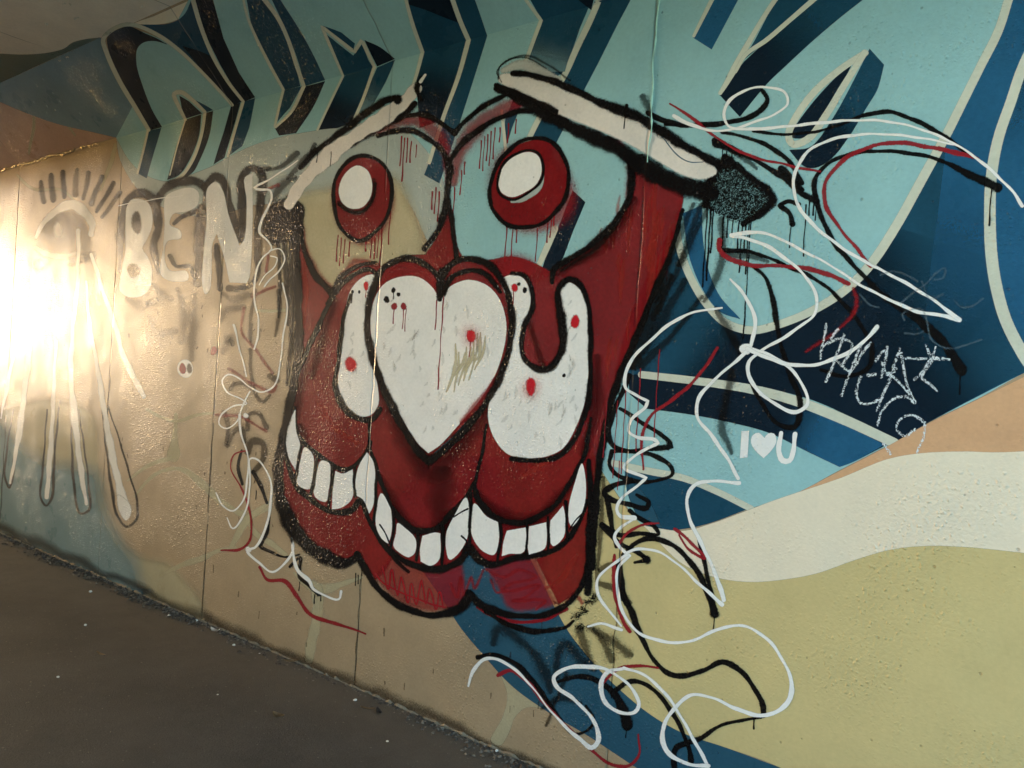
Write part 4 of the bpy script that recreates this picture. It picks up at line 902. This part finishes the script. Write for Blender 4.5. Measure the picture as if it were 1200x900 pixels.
scribble('white zigzag line stepping down the coiled black scribble and rolling away across the khaki', 'white_line', [('846,361 827,363 802,370 778,385 756,405 741,420 733,440 733,455 746,463 759,470! 756,477 741,491 736,505 746,512 766,515 771,519! 758,526 740,537 731,548 740,553 757,560! 748,569 729,583 723,597 727,605 743,607!', (3, 4, 4, 5, 5, 5, 5, 5, 5, 6, 5, 5, 5, 5, 6, 6, 5, 5, 5, 5, 5, 5, 5, 5, 9)), ('742,608 727,619 720,629 725,640 738,651', (5, 5, 5, 5)),
          ('737,652 725,664 723,685 727,709 737,730 753,744 780,752 807,752 833,741 860,733 879,736 901,751 918,775 928,802 925,819 911,834 886,838 862,830 835,818 813,814 796,824 780,846 776,866 786,885 806,895 830,898', (5, 5, 5, 5, 5, 5, 5, 5, 5, 5, 5, 5, 5, 6, 8, 8, 7, 6, 5, 5, 6, 7, 8, 7, 6, 7)), ('830,898 818,876 803,849 788,824 769,802 749,788 731,783', (7, 5, 5, 5, 5, 5)),
          ('731,783 712,788 704,802 709,822 726,835 744,834 749,824 736,802 711,785 687,781 662,784 649,793 653,805 672,819 689,836 700,854 701,868 693,876 679,866 657,846 638,824 621,802 601,783 584,773 567,773 555,785 549,804', (6, 7, 7, 7, 6, 6, 5, 5, 5, 7, 7, 7, 6, 6, 6, 6, 8, 8, 5, 3, 3, 3, 4, 5, 6, 6, 3))], 5, .35)
scribble('thin white line dropping from the brow in a tight knot beside the red cheek', 'white_line', [('349,188 333,199 318,209 302,217 298,220 306,222 316,223 318,232 313,246 306,259 304,272 313,281 318,291 308,302 300,319 298,343 299,359 303,374 302,393 298,409', (2, 3, 3, 3, 4, 4, 4, 4, 4, 3, 3, 3, 3, 3, 3, 3, 3, 3, 3)), ('316,294 328,292 334,303 327,317 316,328 310,336', 2.5), ('317,300 325,302 322,312 311,322 304,334', 2)], 3, .4)
scribble('thin white line winding in two small loops below the knot', 'white_line', [('331,332 333,342 337,359 333,386 329,419 326,441 319,454 306,460 294,454 279,443 267,439 260,446 266,459 281,467 289,473 274,476 259,486 257,497 266,502 278,494 283,478 293,459', 2.6), ('274,381 280,406 289,441', (4, 2.4, 2)), ('281,486 282,508 290,531 290,561 284,588 273,599 261,592 253,578', (4, 3, 3, 3, 3, 3, 2))], 3, .4, (), ((288, 487, 3),))
scribble('white line hooking up then stepping down along the wall below the grin', 'white_line', [('266,607 273,619 286,603 293,569 293,538 302,539 313,553 318,572 315,603 309,625 298,642 290,645 305,661 319,670 336,658 343,644 341,630 344,650 349,669 363,681 367,690 383,699 397,702 400,693', (2, 3, 3, 3, 3, 3, 3, 3, 3.5, 4, 4, 5, 4, 4, 4, 4, 4, 4, 5, 6, 6, 4, 4, 4))], 4, .4, (), ((291, 644, 3.5),))
# I heart U
iu = thing('love_lettering', 'small white stencil letters I heart U on the light blue paint', 'lettering', (900, 522))
fill('letter', iu, 'white_line', 'L:869,505 878,505 876,536 867,537', 1.4)
fill('heart', iu, 'white_line', '896,513! 889,507 882,510 880,519 886,529 895,537! 904,528 910,517 907,508 900,508', 1.4)
stroke('letter', iu, 'white_line', '915,508 913,530 917,540 925,540 929,530 932,509', 8, .2)
# chalk tag
ck = thing('chalk_tag', 'scratchy white chalk signature on the navy band', 'graffiti', (1030, 440))
for p in ('968,380 965,400 961,420', '982,386 972,398 963,408', '989,392 980,418 968,447', '970,402 985,397 998,402 997,412 988,425', '1009,405 998,432 986,463', '981,423 995,435 1010,415 1020,402', '1040,407 1037,425 1033,442', '1026,423 1034,413 1040,408', '1033,425 1042,440 1050,432', '1054,409 1044,440 1027,482', '1056,414 1062,447 1072,472',
          '1042,437 1055,450 1070,465', '1058,420 1085,420 1112,421', '1085,405 1090,419 1082,434 1072,445', '1096,407 1091,425 1080,442 1090,450 1098,458', '1009,442 1003,458 1009,472 1023,472 1030,468', '1029,498 1033,482 1047,468 1063,465 1072,472', '1084,496 1070,486 1054,493 1051,505 1061,511 1072,503', '1084,496 1082,512 1075,530', '1017,440 1026,438', '1036,520 1043,532'):
    stroke('chalk_line', ck, 'chalk', p, 3.4, .5)
gs = thing('ghost_scribble', 'faint pale scratched scribble between the white spike and the cream stroke', 'graffiti', (1075, 345))
for p in ('1032,322 1048,318 1062,322 1075,330', '1055,355 1068,345 1085,332 1100,318 1108,314 1106,325 1094,328', '1060,375 1058,368 1080,362 1086,378 1092,398 1108,408 1130,405 1150,398', '1118,352 1126,360 1140,358 1152,350', '1008,345 1020,358 1030,360', '1080,330 1090,350 1105,345', '1060,390 1075,392 1082,388'):
    stroke('scratch', gs, 'ghost_line', p, 2.4, .6)

# wear on the bare wall: grime at its foot, cracked joints, upright pits
lv(9)
stroke('grime', wall, 'dirt', ' '.join('%d,%d' % (x, 624 + .443 * x - random.uniform(2, 9)) for x in range(-60, 680, 22)), (12, 18, 10, 20, 13, 22, 12, 16), .92)
def seam_path(x, z0, z1):
    z, out = z0, []
    while z < z1:
        p = to_px(Vector((x + random.uniform(-.004, .004), 0, z))); out.append('%.1f,%.1f' % p); z += random.uniform(.03, .07)
    return ' '.join(out)
for x, z0, z1 in ((-3.82, .03, .55), (-3.82, .6, 1.3), (-3.815, 1.36, 1.9), (-2.575, .03, .6), (-5.02, .9, 1.9), (-6.62, .1, .9), (-1.275, .35, .95)):
    stroke('crack', wall, 'crack', seam_path(x, z0, z1), (1.2, 2.0, 1.1, 1.8), .5)
for k in range(20):
    x = random.uniform(250, 640); y = random.uniform(690, 622 + .443 * x - 8) if x > 330 else random.uniform(650, 720)
    if y > 622 + .443 * x - 6: continue
    l = random.uniform(2, 9); stroke('pit', wall, 'dirt', '%.1f,%.1f %.1f,%.1f' % (x, y, x - .06 * l, y + l), random.uniform(1, 2), .6)
for k in range(40):
    x = random.uniform(130, 330); y = random.uniform(350, 620); l = random.uniform(1.5, 4)
    stroke('pit', wall, 'crack', '%.1f,%.1f %.1f,%.1f' % (x, y, x + random.uniform(-1.5, 1.5), y + l), random.uniform(.8, 1.6), .5)
cl_ = bpy.data.objects['ceiling']
for x, y, r in ((83, 4, .018), (91, 21, .022), (54, 27, .014), (167, 6, .014), (75, 3, .01), (70, 70, .01), (79, 66, .012)):
    p = place(x, y, 0); bm = bmesh.new()
    for q in range(4): 
        bm_c = p + Vector((random.uniform(-1, 1) * r, random.uniform(-.5, .5) * r, -.002)); chunk_at = bm_c
        v4 = [bm.verts.new(chunk_at + Vector((r * .5 * math.cos(t_), r * .3 * math.sin(t_), random.uniform(-.006, 0)))) for t_ in (0, 1.5, 3.1, 4.6)] + [bm.verts.new(chunk_at + Vector((0, 0, -.009)))]
        for i in range(4): bm.faces.new((v4[i], v4[(i + 1) % 4], v4[4]))
    link('plaster_chip', mesh_of('plaster_chip', bm), MATS['pale_bit'], cl_ if y < 40 else wall)
lv(22)

# ------------------------------------------------------------------ grit along the foot of the wall, litter on the path
def chunk(bm, c, r, sq=.6):
    v = []
    for d in ((1, 0, 0), (0, 1, 0), (0, 0, 1), (-1, 0, 0), (0, -1, 0), (0, 0, -1)):
        q = Vector(d) * r * random.uniform(.6, 1.3); q.z *= sq
        v.append(bm.verts.new(q))
    for f in ((0, 1, 2), (1, 3, 2), (3, 4, 2), (4, 0, 2), (1, 0, 5), (3, 1, 5), (4, 3, 5), (0, 4, 5)): bm.faces.new([v[i] for i in f])
    rot = Matrix.Rotation(random.uniform(0, 6.3), 4, 'Z') @ Matrix.Rotation(random.uniform(-.5, .5), 4, 'X')
    for a_ in v: a_.co = rot @ a_.co + Vector(c)
for nm, mt, cnt, spread, rr in (('gravel', 'stone_bit', 2400, .05, (.003, .011)), ('dirt', 'dark_bit', 2000, .045, (.003, .012))):
    bm = bmesh.new()
    for k in range(cnt):
        x = random.uniform(-8.5, 1.5); y = -abs(random.gauss(0, spread)) - .004
        if .5 + .5 * math.sin(x * 3.1) * math.sin(x * 7.7 + 1) < random.random() * .8: y *= .4
        r = random.uniform(*rr) * (1.2 if random.random() < .08 else 1)
        chunk(bm, (x, y, r * .35), r)
    for k in range(700):
        x = random.uniform(-7, 1); y = random.uniform(-1.9, -.05); r = random.uniform(.0015, .0035); chunk(bm, (x, y, r * .3), r)
    tag(link(nm, mesh_of(nm, bm), MATS[mt]), 'fine %s scattered along the foot of the painted wall' % ('grey brown grit' if nm == 'gravel' else 'dark soil crumbs'), 'grit', kind='stuff')
# crust of mortar at the wall's foot
pts, x = [], -8.6
while x < 1.6:
    pts.append((x, -.004, .004 + random.uniform(-.004, .006))); x += random.uniform(.012, .03)
bead('mortar_crust', pts, .007, 'crust', wall, .6)
def floor_px(x, y):
    r = ray(x, y); t = -EYE.z / r.z; return EYE + r * t
def scrap(name, label, mat, px, ln, wd, rot, curl):
    p = floor_px(*px); bm = bmesh.new(); n = 6; rows = []
    for i in range(n + 1):
        u = i / n - .5; wv = wd * (1 - (2 * abs(u)) ** 2.2) * .5 + wd * .06
        z = .006 + curl * (4 * u * u)
        rows.append([bm.verts.new((u * ln, s_ * wv, z + (.0 if s_ == 0 else curl * .35))) for s_ in (-1, 0, 1)] )
    for a_, b_ in zip(rows, rows[1:]):
        for k in range(2): bm.faces.new((a_[k], a_[k + 1], b_[k + 1], b_[k]))
    r_ = bmesh.ops.solidify(bm, geom=bm.faces[:], thickness=.0012)
    o = link(name, mesh_of(name, bm), MATS[mat]); o.location = (p.x, p.y, .004); o.rotation_euler = (0, 0, rot)
    tag(o, label, name.replace('_', ' ')); return o
scrap('dry_leaf', 'curled dry leaf lying against the grit by the wall joint', 'leaf_bit', (342, 778), .085, .022, .9, .012)
scrap('paper_scrap', 'small crumpled pale scrap on the path near the wall foot', 'pale_bit', (252, 742), .06, .03, .3, .014)
scrap('dry_leaf', 'narrow dry leaf lying flat on the dark path below the joint', 'leaf_bit', (430, 833), .06, .01, .5, .006)
scrap('dry_leaf', 'dark shrivelled leaf on the path beside the narrow dry leaf', 'dark_bit', (444, 838), .05, .02, -.4, .012)
scrap('dry_leaf', 'faded leaf sliver alone in the middle of the dark path', 'leaf_bit', (118, 769), .07, .012, .1, .006)
scrap('dry_leaf', 'faded brown leaf flat on the dark path away from the wall', 'leaf_bit', (326, 842), .06, .03, .2, .01)
def pebble(label, px, r, mat='pale_bit'):
    bm = bmesh.new(); bmesh.ops.create_icosphere(bm, subdivisions=2, radius=r)
    for v in bm.verts: v.co *= random.uniform(.85, 1.15); v.co.z *= .7
    o = link('pebble', mesh_of('pebble', bm), MATS[mat]); p = floor_px(*px); o.location = (p.x, p.y, r * .55)
    tag(o, label, 'pebble', 'pale pebbles on the path')
pebble('white pebble on the dark path below the wall joint', (416, 822), .009)
for q, r in (((304, 767), .006), ((100, 733), .007), ((106, 694), .009), ((198, 722), .008), ((68, 794), .006), ((548, 864), .008), ((582, 881), .008), ((454, 870), .006), ((274, 757), .008), ((230, 728), .009), ((255, 815), .005)):
    pebble('small pale pebble scattered on the dark path', q, r)
